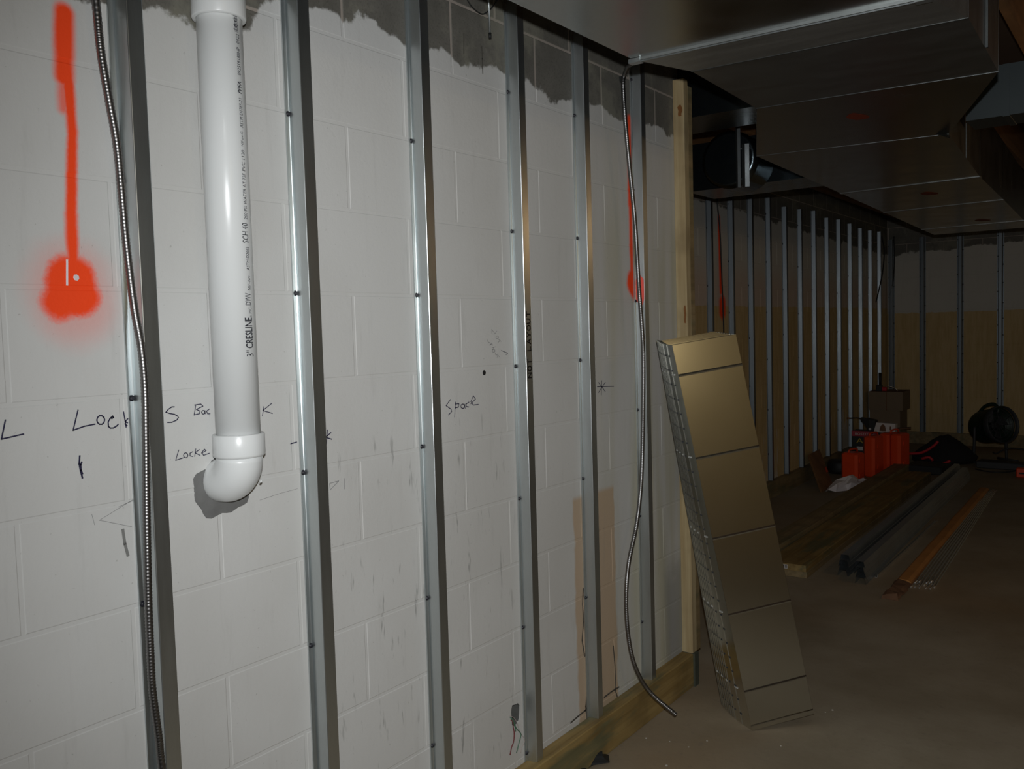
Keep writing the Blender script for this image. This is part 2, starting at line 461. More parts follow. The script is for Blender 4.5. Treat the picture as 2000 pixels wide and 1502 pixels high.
def lay_blocks(parent, mat, s0, s1, s_ref, place, ztop=2.88, hole=None):
    cache = {}
    for c in range(-8, 8):
        zt = ZJ-CO*c; zb = zt-CO
        zb = max(zb, 0.0); zt = min(zt, ztop)
        if zt-zb < 0.03: continue
        off = s_ref if c % 2 else s_ref+BLK/2
        k = math.floor((s0-off)/BLK)
        while off+k*BLK < s1-0.02:
            a = max(s0, off+k*BLK); b = min(s1, off+(k+1)*BLK); k += 1
            if b-a < 0.04: continue
            L, Hh = b-a-JT, zt-zb-JT
            if hole and a < hole[0] < b and zb < hole[1] < zt:
                hole_block(parent, mat, a+JT/2, b-JT/2, zb+JT/2, zt-JT/2, hole); continue
            key = (round(L, 3), round(Hh, 3))
            if key not in cache: cache[key] = block_mesh('block', L, Hh, mat)
            o = link('block', cache[key], parent)
            place(o, (a+b)/2, (zt+zb)/2)


def hole_block(parent, mat, y0, y1, z0, z1, h):
    hy, hz, rw, rh = h
    ang = [2*math.pi*k/22+.07 for k in range(22)]+[math.atan2(b-hz, a-hy) % (2*math.pi) for a in (y0, y1) for b in (z0, z1)]
    inner = []; outer = []
    for t in sorted(ang):
        w = 1+.07*math.sin(3*t+1)+.05*math.sin(7*t); c, s = math.cos(t), math.sin(t)
        inner.append((hy+rw*w*math.copysign(abs(c)**.6, c), hz+rh*w*math.copysign(abs(s)**.6, s)))
        k = min(((y1 if c > 0 else y0)-hy)/c if abs(c) > 1e-6 else 9, ((z1 if s > 0 else z0)-hz)/s if abs(s) > 1e-6 else 9)
        outer.append((hy+c*k, hz+s*k))
    m = MB()
    m.loft([[(-.03, *p) for p in outer], [(0, *p) for p in outer], [(0, *p) for p in inner], [(-.005, *p) for p in inner]], True, False, False)
    m.build('block', mat, parent, (0, 0, 0))['label'] = 'block with a ragged hole knocked through its face'
    MB().loft([[(-.003, *p) for p in inner], [(-.030, *p) for p in inner], [(-.052, hy+(p[0]-hy)*.8, hz+(p[1]-hz)*.9) for p in inner], [(-.052, hy+(p[0]-hy)*.1, hz+(p[1]-hz)*.1) for p in inner]], True, False, False).build('cavity', M['cavity'], parent, (0, 0, 0))['label'] = 'grey hollow inside the knocked hole'


def backing(name, mat, lo, hi, hole=None):    # joint filler, face 1.6 mm behind the blocks
    return struct(MB().box(lo, hi).build(name, mat))


HOLE = (2.142, H0-1.176, 0.023, 0.033)
# left wall: joint filler with an opening at the knocked hole
m = MB(); X = -0.0010
y0, y1, z0, z1 = -1.2, Y_END, 0.0, 2.90; hy, hz, hw, hh = HOLE[0], HOLE[1], .035, .052
for a, b, c, d in ((y0, z0, y1, hz-hh), (y0, hz+hh, y1, z1), (y0, hz-hh, hy-hw, hz+hh), (hy+hw, hz-hh, y1, hz+hh)):
    m.box((-0.18, a, b), (X, c, d))
m.box((-0.18, hy-hw, hz-hh), (-0.075, hy+hw, hz+hh))
wl = struct(m.build('wall_left', M['mortL']))
lay_blocks(wl, M['wallL'], -0.7, Y_END, 0.715, lambda o, s, z: setattr(o, 'location', (0, s, z)), hole=HOLE)
wr = struct(MB().box((-1.131, Y_END-.2, 0), (-0.181, Y_END-.002, 2.90)).build('wall_return', M['wallL']))
XF, YB = -1.131, 11.48
wf = struct(MB().box((XF-.2, Y_END, 0), (XF-.0012, YB+.2, 2.90)).build('wall_far', M['mortF']))
lay_blocks(wf, M['wallF'], 5.0, YB, 5.01, lambda o, s, z: setattr(o, 'location', (XF, s, z)))
wrr = struct(MB().box((9.0, -4.2, 0), (9.2, 3.2, 2.90)).build('wall_right', M['rear']))
wb = struct(MB().box((XF-.0012, YB+.0012, 0), (2.6, YB+.2, 2.90)).build('wall_back', M['mortB']))


def pb(o, s, z): o.location = (s, YB, z); o.rotation_euler = (0, 0, -math.pi/2)


lay_blocks(wb, M['wallB'], XF, 2.2, -0.91, pb)

# ------------------------------------------------------------------ furring channels
FACE, WEBY, FLG, DEP = 0.032, 0.0080, 0.0115, 0.036


def hat():                                    # (out, along), outer skin then inner skin
    t = 0.0009; o = []
    y = 0.0
    o += [(0.0006, y), (0.0034, y+0.0004), (0.0034, y+0.0030), (0.0014, y+0.0036), (0.0014, y+FLG-0.001)]
    o += [(0.0026, y+FLG+.0004), (DEP-.0014, y+FLG+WEBY-.0010), (DEP-.0004, y+FLG+WEBY-.0002), (DEP, y+FLG+WEBY+.0010)]
    W2 = 2*(FLG+WEBY)+FACE
    o += [(a, W2-b) for a, b in o[::-1]]
    i = [(max(a-t, 0.0), b) for a, b in o]
    i = [(a, (b+0.0009 if b < W2/2 else b-0.0009) if a > .002 else b) for a, b in i]
    return o, i


HO, HI = hat(); HW = 2*(FLG+WEBY)+FACE


def hat_mesh(z0, z1, mat):                    # local: x out from wall, y along (0 = centre of face), z up from z0
    m = MB(); n = len(HO); k = HW/2
    for zz in (0.0, z1-z0):
        m.v += [Vector((a, b-k, zz)) for a, b in HO]+[Vector((a, b-k, zz)) for a, b in HI]
    A = lambda e, i: e*2*n+i
    for i in range(n-1):
        m.f.append([A(0, i), A(0, i+1), A(1, i+1), A(1, i)]); m.f.append([A(0, n+i+1), A(0, n+i), A(1, n+i), A(1, n+i+1)])
        m.f.append([A(0, i), A(0, n+i), A(0, n+i+1), A(0, i+1)]); m.f.append([A(1, i), A(1, i+1), A(1, n+i+1), A(1, n+i)])
    m.f.append([A(0, 0), A(1, 0), A(1, n), A(0, n)]); m.f.append([A(0, n-1), A(0, 2*n-1), A(1, 2*n-1), A(1, n-1)])
    m.sm = [False]*len(m.f)
    return m.mesh('furring_channel', mat)


sc = MB().lathe((0, 0, 0), (1, 0, 0), [(0.0062, 0.0008), (0.0062, 0.0022), (0.0050, 0.0026), (0.0048, 0.0052), (0.0030, 0.0064)], 10)
SCREW = sc.mesh('screw', M['screw'])


def channel(pos, rz, z0, z1, mat, screws, label, group, near=True):
    o = link('furring_channel', hat_mesh(z0, z1, mat)); o.location = (pos[0], pos[1], z0); o.rotation_euler = (0, 0, rz)
    tag(o, label, 'channel', group)
    for (side, z) in screws:
        if not z0+.02 < z < z1-.02: continue
        s = link('screw', SCREW, o); s.scale = (1, 1.0, 1.0) if near else (1, 1.0, 1.5); s.location = (0.001, side*(HW/2-FLG*.62), z-z0)
    return o


YR = [0.9814, 1.3921, 1.7984, 2.2319, 2.6038, 3.0037]        # right edge of each face
par = [0, 1, 1, 0, 0, 1]
names = ['leftmost furring channel on the painted block wall, armored cable hanging in front of it',
         'furring channel just right of the white drain pipe on the painted wall',
         'furring channel left of the handwritten word Space on the painted wall',
         'furring channel with NOT LAYOUT lettered down its face',
         'furring channel left of the inked star mark, standing beside a tan strip of wall',
         'last furring channel of the near wall, beside the looped armored cable and red paint']
GRP = 'furring channels on the near wall'
chans = []
for i, y in enumerate(YR):
    scr = []
    for k in range(-3, 4):
        z = ZJ-CO*(par[i]+2*k)
        scr.append((-1, z+random.uniform(-.006, .006)))
    chans.append(channel((0.0002, y-FACE/2), 0, 0.137, 2.55, M['channel'], scr, names[i], GRP))
# far wall, thirteen
ords = ['nearest', 'second', 'third', 'fourth', 'fifth', 'sixth', 'seventh', 'eighth', 'ninth', 'tenth', 'eleventh', 'twelfth', 'thirteenth and last']
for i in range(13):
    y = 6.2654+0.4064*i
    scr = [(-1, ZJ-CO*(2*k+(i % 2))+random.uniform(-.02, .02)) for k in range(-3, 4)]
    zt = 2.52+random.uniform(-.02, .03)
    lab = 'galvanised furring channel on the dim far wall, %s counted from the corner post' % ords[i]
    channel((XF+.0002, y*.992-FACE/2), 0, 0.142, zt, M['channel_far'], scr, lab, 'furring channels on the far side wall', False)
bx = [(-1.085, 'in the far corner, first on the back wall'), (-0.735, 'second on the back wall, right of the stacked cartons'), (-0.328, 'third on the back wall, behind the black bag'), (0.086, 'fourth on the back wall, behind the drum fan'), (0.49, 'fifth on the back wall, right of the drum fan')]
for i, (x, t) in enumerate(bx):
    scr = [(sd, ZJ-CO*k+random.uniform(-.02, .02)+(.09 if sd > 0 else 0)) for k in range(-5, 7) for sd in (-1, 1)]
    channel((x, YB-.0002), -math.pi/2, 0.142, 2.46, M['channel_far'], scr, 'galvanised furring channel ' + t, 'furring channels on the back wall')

c6 = chans[5]; k = HW/2
wa, wb_ = Vector((.0030, -k+FLG+.0010, 0)), Vector((DEP-.002, -k+FLG+WEBY-.0016, 0)); wn = Vector((wb_.y-wa.y, -(wb_.x-wa.x), 0)).normalized()*.0006
zc6 = at(1248, 566, 'x', .02).z-c6.location.z
rr = []
for j in range(18):
    t = 2*math.pi*j/18; u = .5+.5*max(-1, min(1, 1.25*math.cos(t))); rr.append(wa+(wb_-wa)*u+wn+Vector((0, 0, zc6+.058*math.sin(t)*(1+.12*math.sin(4*t)))))
o = MB().loft([rr, [p+wn*.5 for p in rr]], True, True, False).build('paint_mark', M['sprayred'], c6, (0, 0, 0)); o['label'] = 'red spray paint over the channel side'

# ------------------------------------------------------------------ ink and pencil marks on the left wall
def ribbon(m, pts, w, plane, val):
    P3 = []
    for p in pts: P3.append(at(p[0], p[1], plane, val))
    nrm = Vector((1, 0, 0))
    for i in range(len(P3)-1):
        d = P3[i+1]-P3[i]; d.x = 0
        if d.length < 1e-5: continue
        d.normalize(); s = nrm.cross(d)*w*.5; e = d*w*.35
        a, b = P3[i]-e, P3[i+1]+e
        m.add([a-s, b-s, b+s, a+s], [(0, 1, 2, 3)])


def circ(cx, cy, rx, ry=None, n=10, a0=0, a1=360):
    ry = ry or rx
    return [(cx+rx*math.cos(math.radians(a0+(a1-a0)*i/n)), cy+ry*math.sin(math.radians(a0+(a1-a0)*i/n))) for i in range(n+1)]


def Z2(l): return [(x/2.856, 500+y/2.856) for x, y in l]
def Z5(l): return [(650+x/2.856, 500+y/2.856) for x, y in l]
def Z3(l): return [(930+x/9.385, 620+y/9.385) for x, y in l]
def Z7(l): return [(200+x/7.51, 700+y/7.51) for x, y in l]


def writing(strokes, w, label, mat=None, val=0.0009):
    m = MB(); w = w*.66
    for s in strokes: ribbon(m, s, w, 'x', val)
    o = m.build('handwriting', mat or M['ink'], wl, (0, 0, 0)); o['label'] = label


writing([Z2([(30, 915), (8, 1022), (132, 993)])], .0040, 'letter L inked at the left end of the wall')
writing([Z2([(435, 860), (424, 905), (408, 972), (470, 950), (530, 938)]), Z2(circ(562, 915, 22, 25)),
         Z7([(150, 845), (162, 868), (140, 882), (122, 872), (150, 846), (110, 885), (85, 935), (90, 1000), (118, 1022), (160, 1020), (205, 995), (232, 968)]),
         Z7([(310, 785), (328, 880), (348, 1008)]), Z7([(372, 885), (335, 930), (368, 945)]), Z7([(330, 960), (362, 985)])], .0038, 'ink letters Lock running behind the first channel')
writing([Z7([(1055, 710), (1020, 712), (970, 745), (930, 790), (990, 808), (1060, 822), (1105, 848), (1115, 870), (1090, 905), (1020, 938), (955, 940)])], .0032, 'ink letter S right of the first channel')
writing([Z2([(1092, 830), (1083, 888)]), Z2([(1085, 832), (1120, 826), (1132, 838), (1095, 856), (1116, 865), (1112, 880), (1086, 886)]), Z2(circ(1134, 872, 9, 10)), Z2([(1143, 862), (1145, 880)]), Z2([(1168, 854), (1152, 866), (1158, 880), (1172, 880)]),
         Z2([(1446, 852), (1428, 866), (1432, 882), (1448, 884)]), Z2([(1472, 840), (1464, 892)]), Z2([(1516, 822), (1466, 862), (1520, 878)])], .0028, 'ink word Backrack partly hidden by the pipe')
writing([Z2([(997, 1083), (980, 1140), (1022, 1126)]), Z2(circ(1036, 1112, 12, 14)), Z2([(1076, 1092), (1060, 1100), (1060, 1115), (1076, 1118)]), Z2([(1092, 1076), (1086, 1118)]), Z2([(1112, 1080), (1088, 1098), (1116, 1112)]), Z2([(1124, 1100), (1150, 1086), (1140, 1078), (1126, 1096), (1136, 1112), (1168, 1100)])], .0026, 'ink word Locker left of the pipe elbow')
writing([Z2([(445, 1115), (442, 1160), (450, 1200), (460, 1238)]), Z2([(456, 1150), (450, 1165), (452, 1195), (460, 1215)])], .005, 'thick ink tick under the letters')
writing([Z2([(1826, 970), (1822, 1048)]), Z2([(1846, 985), (1816, 1012), (1850, 1022)]), Z2([(1622, 1047), (1655, 1038)])], .004, 'ink letter k right of the second channel')
writing([Z2([(1840, 1268), (1890, 1255), (1842, 1305), (1838, 1270)]), Z2([(1920, 1240), (1921, 1300)])], .002, 'pencil layout tick', M['pencil'])
writing([Z2([(555, 1474), (740, 1360)]), Z2([(555, 1474), (735, 1510)]), Z2([(512, 1440), (528, 1500)]), Z2([(1450, 1362), (1560, 1325), (1660, 1298)]), Z2([(660, 1400), (740, 1365)])], .0012, 'faint pencil layout lines', M['pencil'])
writing([Z5([(657, 800), (632, 835), (660, 855), (663, 868), (645, 887)]), Z5([(684, 815), (680, 898)]), Z5([(684, 826), (704, 824), (702, 842), (683, 848)]), Z5(circ(725, 838, 11, 12)), Z5([(737, 826), (738, 850)]), Z5([(760, 815), (744, 826), (746, 840), (758, 842)]), Z5([(770, 825), (796, 798), (784, 780), (770, 812), (784, 832), (812, 828)])], .0036, 'ink word Space between two channels')
writing([Z5([(1475, 729), (1568, 727)]), Z5([(1501, 695), (1498, 776)]), Z5([(1482, 705), (1520, 756)]), Z5([(1520, 704), (1482, 762)])], .0042, 'ink star with a line to the right')
writing([Z3([(290, 300), (285, 218), (345, 300), (380, 250)]), Z3(circ(385, 365, 26)), Z3([(440, 420), (395, 466)]), Z3([(412, 402), (456, 440)]),
         Z3([(205, 395), (200, 420), (222, 450), (262, 470)]), Z3([(245, 510), (290, 470), (300, 515)]), Z3([(262, 495), (298, 498)]), Z3([(290, 548), (320, 552), (352, 535)]), Z3([(320, 552), (300, 590)]), Z3(circ(320, 612, 26)), Z3([(355, 650), (350, 672), (370, 690), (400, 665)]), Z3([(405, 690), (382, 735)]), Z3([(385, 690), (432, 720)])],
        .0020, 'pencilled words NOT LAYOUT', M['pencil'])
writing([Z3([(460, 605), (575, 655)]), Z3([(540, 640), (578, 655), (548, 684)])], .0026, 'pencil arrow pointing at the fourth channel')
m = MB(); p = at(945.5, 728, 'x', 0.0); m.lathe((0.0002, p.y, p.z), (1, 0, 0), [(.0075, 0), (.0072, .0006)], 14, False)
m.build('drill_hole', M['black'], wl, (0, 0, 0))
# bare fleck inside the orange blob
m = MB()
ribbon(m, [(131, 508), (131, 556)], .004, 'x', .0009)
p = at(149, 542, 'x', 0.0); m.lathe((0.0, p.y, p.z), (1, .2, .1), [(.0065, 0), (.0055, .0012)], 7, False)
m.build('paint_chip', M['paper'], wl, (0, 0, 0))['label'] = 'unpainted flecks in the orange blob'

def cracks(name, strokes, w, label, mat):
    m = MB()
    for st in strokes: ribbon(m, st, w, 'x', .0006)
    o = m.build(name, M[mat], wl, (0, 0, 0)); o['label'] = label


cracks('crack', [[(1139, 1150), (1138, 1180), (1140, 1215), (1137, 1250), (1142, 1282)], [(1115, 1412), (1128, 1400), (1143, 1388), (1146, 1382)], [(1146, 1356), (1144, 1380), (1147, 1412)]], .006, 'dark crack beside the fifth channel', 'crack')
cracks('crack', [[(1198, 1262), (1201, 1300), (1203, 1345)], [(1180, 1362), (1196, 1350), (1209, 1342)], [(1201, 1345), (1206, 1362), (1208, 1372), (1190, 1388), (1181, 1392)]], .006, 'dark crack and chipped edge right of the tan strip', 'crack')
cracks('crack', [[(240, 1035), (244, 1062), (250, 1085)]], .006, 'grey scuff left of the first channel', 'scuff')
cracks('crack', [[(941, 90), (942, 115), (943, 143)], [(906, 65), (906, 105)]], .004, 'hairline crack in the bare blocks', 'crack')

# NOT LAYOUT lettered along the fourth channel's face, reading upwards
GLY = {'N': [[(0, 0), (0, 1), (.8, 0), (.8, 1)]], 'O': [circ(.42, .5, .42, .5)], 'T': [[(0, 1), (.85, 1)], [(.42, 1), (.42, 0)]], 'L': [[(0, 1), (0, 0), (.7, .05)]],
       'A': [[(0, 0), (.4, 1), (.8, 0)], [(.15, .35), (.68, .35)]], 'Y': [[(0, 1), (.4, .5), (.8, 1)], [(.4, .5), (.35, 0)]], 'U': [[(0, 1), (.05, .2), (.4, 0), (.75, .2), (.8, 1)]]}
pa, pz = at(1038, 738, 'x', .0366), at(1031, 606, 'x', .0366)
txt = 'NOT LAYOUT'; adv = (pz.z-pa.z)/(len(txt)); m = MB()
yc = YR[3]-FACE/2
for i, chh in enumerate(txt):
    if chh == ' ': continue
    for st in GLY[chh]:
        pts = [Vector((.0366, yc+.009-v*.018, pa.z+adv*(i+.05)+u*adv*.85)) for u, v in st]
        for k in range(len(pts)-1):
            d = (pts[k+1]-pts[k]).normalized(); s = Vector((1, 0, 0)).cross(d)*.0020; e = d*.0012
            m.add([pts[k]-e-s, pts[k+1]+e-s, pts[k+1]+e+s, pts[k]-e+s], [(0, 1, 2, 3)])
o = m.build('handwriting', M['black'], chans[3], tuple(chans[3].location)); o['label'] = 'NOT LAYOUT in black marker reading upwards'

# ------------------------------------------------------------------ drain pipe
PX, PY, PR = 0.064, 1.131, 0.04445
pp = thing('drain_pipe', 'white plastic drain pipe with printed lettering, elbow turning into the wall', 'pipe', (PX, PY, 1.0))
C0 = Vector((PX, PY, 0))
part(MB().lathe(C0, (0, 0, 1), [(PR, 1.26), (PR, 2.40)], 48), 'pipe', M['pvc'], pp)
zc = 2.118
part(MB().lathe(C0, (0, 0, 1), [(PR+.0002, zc), (.0512, zc), (.0526, zc+.003), (.0526, zc+.055), (.0508, zc+.062), (.0508, zc+.12), (.0512, zc+.32), (PR, zc+.32)], 48, True, False), 'coupling', M['pvc2'], pp)
zs = 1.243
part(MB().lathe(C0, (0, 0, 1), [(PR+.0002, zs+.044), (.0512, zs+.044), (.0522, zs+.042), (.0522, zs+.002), (.0505, zs-.002), (.0465, zs-.004)], 48, True, False), 'elbow_socket', M['pvc2'], pp)
RB = 0.052; rings = []
for i in range(15):
    t = math.radians(90*i/14*1.0)
    c = Vector((PX-RB+RB*math.cos(t), PY, zs-RB*math.sin(t)-.004)); ax = Vector((math.cos(t), 0, -math.sin(t)))
    rings.append([c+(.0468)*(math.cos(2*math.pi*j/36)*ax+math.sin(2*math.pi*j/36)*Vector((0, 1, 0))) for j in range(36)])
last = rings[-1]; rings.append([p-Vector((PX-RB+.04, 0, 0)) for p in last])
part(MB().loft(rings, True, True, True), 'elbow', M['pvc2'], pp)
# moulding nib on the elbow
part(MB().lathe((PX+.020, PY+.033, zs-.058), (.55, .7, -.45), [(.004, 0), (.0035, .0035), (.0015, .0042)], 10), 'mould_mark', M['pvc2'], pp)
# mortar patch round the elbow
m = MB(); n = 40; r0, r1, r2 = [], [], []
pc = at(440, 946, 'x', 0.0)
for j in range(n):
    t = 2*math.pi*j/n; w = 1+.09*math.sin(2*t+.6)+.06*math.sin(5*t)+.05*math.sin(9*t+2)
    ry, rz = .074*w, .068*w
    r0.append((-.001, pc.y+ry*math.cos(t), pc.z+rz*math.sin(t))); r1.append((.0022, pc.y+ry*.97*math.cos(t), pc.z+rz*.97*math.sin(t)))
    r2.append((.004, pc.y+ry*.6*math.cos(t), pc.z+rz*.6*math.sin(t)))
m.loft([r0, r1, r2], True, True, False); o = m.build('mortar_patch', M['mortar'], wl, (0, 0, 0)); o['label'] = 'grey mortar ring around the pipe elbow'

# printed lettering bent round the pipe
V0 = Vector((CAM.x-PX, CAM.y-PY, 0)).normalized(); R0 = Vector((-V0.y, V0.x, 0))


def pipe_text(txt, ya, yb, hgt, bold=0.0, shear=0.0, a0=0.80):
    za, zb = at(482, ya, 'x', .08).z, at(478, yb, 'x', .08).z
    cu = bpy.data.curves.new('t', 'FONT'); cu.body = txt; cu.size = 1.0; cu.offset = bold; cu.shear = shear; cu.resolution_u = 2
    ob = bpy.data.objects.new('t', cu); COL.objects.link(ob)
    dg = bpy.context.evaluated_depsgraph_get(); me = bpy.data.meshes.new_from_object(ob.evaluated_get(dg))
    bpy.data.objects.remove(ob, do_unlink=True)
    xs = [v.co.x for v in me.vertices]; ysv = [v.co.y for v in me.vertices]
    x0, x1, q0, q1 = min(xs), max(xs), min(ysv), max(ysv)
    vs = []
    for v in me.vertices:
        z = za+(v.co.x-x0)/(x1-x0)*(zb-za); g = (v.co.y-q0)/(q1-q0)*hgt
        a = a0+.12-g/PR
        d = V0*math.cos(a)+R0*math.sin(a)
        vs.append(C0+d*(PR+.0013)+Vector((0, 0, z)))
    return vs, [list(p.vertices) for p in me.polygons]


mt = MB()
for args in (('3"', 696, 684, .0180), ('CRESLINE', 680, 621, .0185, .016, .0), ('\u00ae', 620, 617, .005), ('PVC-', 613, 600, .008), ('DWV', 597, 574, .0150), ('NSF-dwv', 568, 541, .0075), ('ASTM D2665', 530, 485, .0085),
             ('SCH 40', 478, 440, .0150), ('260 PSI WATER AT 73F', 433, 345, .0085), ('PVC 1120', 341, 301, .0085), ('NSF-pw-G', 294, 266, .0080), ('ASTM D1785-21', 259, 203, .0085),
             ('PPFA', 195, 171, .0100, .02, .25), ('092518188HP', 160, 107, .0085), ('0922', 101, 82, .0085)):
    vs, fs = pipe_text(*args); mt.add(vs, fs)
part(mt, 'lettering', M['print'], pp, None, 'black printed specification line reading upwards')
m = MB(); random.seed(3)
zz = at(470, 68, 'x', .1).z; ze = at(466, 33, 'x', .1).z
while zz < ze-.002:
    h = random.choice((.0008, .0012, .002)); a1, a2 = .62+random.uniform(0, .06), .90-random.uniform(0, .05)
    pts = []
    for k in range(5):
        a = a1+(a2-a1)*k/4; d = V0*math.cos(a)+R0*math.sin(a); pts.append(C0+d*(PR+.0005))
    for k in range(4): m.add([pts[k]+Vector((0, 0, zz)), pts[k+1]+Vector((0, 0, zz)), pts[k+1]+Vector((0, 0, zz+h)), pts[k]+Vector((0, 0, zz+h))], [(0, 1, 2, 3)])
    zz += h+random.choice((.0008, .001, .0016))
part(m, 'bar_code', M['print'], pp, None, 'small printed bar code below the coupling')

# ------------------------------------------------------------------ armored cables
def armored(name, pts, r, label):
    path = spline(pts, 0.0021)
    rr = [r*(1.0 if (i % 3) else 0.90) for i in range(len(path))]
    o = MB().tube(path, rr, 9, True).build(name, M['armor']); return tag(o, label, 'cable')


cp = [(187, 0), (197, 100), (212, 190), (228, 280), (237, 370), (247, 480), (262, 600), (276, 680), (283, 760), (285, 850), (286, 950), (287, 1040), (290, 1180), (294, 1280), (298, 1350), (310, 1440), (318, 1510)]
xs = [.034, .034, .034, .034, .034, .036, .041]+[.046]*10
P = [at(p[0], p[1], 'x', x) for p, x in zip(cp, xs)]
P = [P[0]+Vector((0, -.03, .5)), P[0]+Vector((0, -.012, .25))]+P+[P[-1]+Vector((.01, .02, -.25)), P[-1]+Vector((.06, .06, -.56))]
armored('armored_cable', P, .0077, 'ridged steel armored cable running down the leftmost channel')
cp = [(1237, 118), (1226, 130), (1219, 148), (1217, 165), (1220, 220), (1228, 310), (1240, 430), (1248, 560), (1256, 680), (1256, 800), (1253, 930), (1244, 1020), (1228, 1100), (1223, 1170), (1227, 1240), (1240, 1300), (1268, 1350), (1320, 1396)]
xs = [.10, .075, .05, .046, .046, .046, .046, .046, .046, .046, .046, .046, .048, .052, .06, .08, .115, .20]
P = [at(p[0], p[1], 'x', x) for p, x in zip(cp, xs)]
P = [P[0]+Vector((.12, .03, .25)), P[0]+Vector((.06, .01, .10))]+P
ac = armored('armored_cable', P, .0080, 'ridged steel armored cable looping past the sixth channel, loose end above the floor')
p = at(1215, 155, 'x', .035); m = MB(); m.obox(p, (.004, 0, 0), (0, .013, .002), (0, -.002, .009)); m.obox(p+Vector((.004, -.010, -.004)), (.005, 0, 0), (0, .005, 0), (0, 0, .006))
m.build('cable_clip', M['rubber'], ac, (0, 0, 0))

# hanging grey rod with a black tip, and loose wire above it
r0_, r1_ = at(957, 66, 'x', .05), at(953, -40, 'x', .05)
rt = thing('hanging_rod', 'thin grey rod with a black tip hanging before the bare blocks', 'rod', tuple(r0_))
part(MB().tube([r0_, r1_, r1_+Vector((0, 0, .45))], .0030, 8), 'rod', M['cleat'], rt)
part(MB().tube([r0_-Vector((0, 0, .012)), r0_+Vector((0, 0, .002))], .0042, 10), 'tip', M['rubber'], rt, None, 'black rubber tip')
P = [at(905, -14, 'x', .02), at(921, 12, 'x', .02), at(938, 26, 'x', .02), at(949, 25, 'x', .02), at(966, 8, 'x', .03), at(982, -20, 'x', .05)]
tag(MB().tube(spline(P, .006), .0016, 6).build('loose_wire', M['rubber']), 'thin dark wire looping over the bare blocks beside the grey rod', 'wire')

# wires from the knocked hole
def wires():
    t = thing('wire_bundle', 'red, green and white wires poking from the hole in the block wall', 'wire', (0, HOLE[0], HOLE[1]))
    O = lambda l: [(980+x/9.275, 1340+y/9.27) for x, y in l]
    for nm, l, mat, r in (('wire', [(195, 640), (205, 730), (225, 850), (215, 1010), (180, 1100), (150, 1245)], 'wred', .0016), ('wire', [(200, 620), (260, 760), (310, 815), (350, 880), (320, 1000), (290, 1120), (266, 1210)], 'wgreen', .0016),
                          ('wire', [(160, 545), (215, 570), (265, 640), (295, 730), (340, 850), (400, 940), (412, 1010), (360, 1110), (345, 1210)], 'wwhite', .0010), ('wire', [(180, 590), (215, 680), (240, 740), (252, 820)], 'wgreen', .0014)):
        pts = [at(p[0], p[1], 'x', .006) for p in O(l)]
        pts = [Vector((-.06, pts[0].y+.005, pts[0].z+.02)), Vector((-.012, pts[0].y, pts[0].z+.006))]+pts
        part(MB().tube(spline(pts, .006), r, 6), nm, M[mat], t)


wires()

# ------------------------------------------------------------------ sill plank, corner post
XP = 0.052
pl = thing('sill_plank', 'green-stained treated plank on edge along the foot of the near wall', 'lumber', (XP/2, 1.6, 0))
def plank_mb(x0, y0, z0, x1, y1, z1, seed, n=10):       # slightly wavy, eased edges
    rnd = random.Random(seed); rings = []; e = .003
    for i in range(n+1):
        y = y0+(y1-y0)*i/n; j = [rnd.uniform(-.0012, .0012) for _ in range(3)]
        a, b, c, d = x0, x1+j[0], z0, z1+j[1]
        rings.append([(a, y, c), (b-e, y, c), (b, y, c+e), (b, y, d-e), (b-e, y, d), (a, y, d)])
    return MB().loft(rings, True, True, False)
part(plank_mb(.001, -.9, 0, XP, Y_END-.045, .136, 1, 24), 'board', M['plank'], pl)
part(MB().box((-.0015+.003, Y_END-.044, 0), (XP+.006, Y_END-.006, .137)), 'end_block', M['plank_end'], pl, None, 'dark end grain of the returning plank')
po = thing('corner_post', 'upright pine post with rusty knots on the plank at the wall end', 'lumber', (.03, 3.3, .137))
m = MB(); e = .002
pa_, pb_ = (.001, 3.310), (.047, 3.347)
rings = []
for z in (.137, .6, 1.2, 1.8, 2.462):
    x0, y0, x1, y1 = pa_[0], pa_[1], pb_[0], pb_[1]
    rings.append([(x0, y0, z), (x1-e, y0, z), (x1, y0+e, z), (x1, y1, z), (x0, y1, z)])
part(m.loft(rings, True, True, False), 'post', M['post'], po)
for (px, py, w, h) in ((1328, 216, .009, .028), (1338, 614, .0045, .045)):
    p = at(px, py, 'y', 3.309); rr = [(p.x+w*math.cos(t)*(1+.35*math.sin(5*t+1)), 3.3092, p.z+h*math.sin(t)*(1+.2*math.cos(2*t))) for t in [2*math.pi*k/14 for k in range(14)]]
    part(MB().loft([rr, [(a, b-.0012, c) for a, b, c in rr]], True, True, False), 'knot', M['knot'], po)
tag(MB().box((-.05, 3.352, .137), (.046, 3.388, 2.44)).build('return_stud', M['lumber']), 'darker stud right behind the pine corner post on the return wall', 'lumber')
# black plastic scrap under the plank end, loose crumbs
m = MB(); random.seed(5); pts = []
cpt = at(1178, 1490, 'z', .0)
rings = []
for i in range(6):
    a = i/5; y = cpt.y-.16+.20*a
    rings.append([(cpt.x-.055+.02*math.sin(i*2.1)+u*(.055+.012*math.sin(i*1.7)), y+.012*math.sin(u*9+i), .003+.030*math.sin(math.pi*u)*(.6+.4*math.sin(i*1.9+1))+.006*random.random()) for u in [k/6 for k in range(7)]])
m.loft(rings, False, False, False)
o = m.build('plastic_scrap', M['rubber']); tag(o, 'crumpled black plastic scrap on the floor at the foot of the plank', 'scrap')
sm = o.modifiers.new('solid', 'SOLIDIFY'); sm.thickness = .002
cr = MB(); random.seed(11)
bmq = bmesh.new(); bmesh.ops.create_icosphere(bmq, subdivisions=1, radius=1.0)
for v in bmq.verts: v.co *= random.uniform(.75, 1.15)
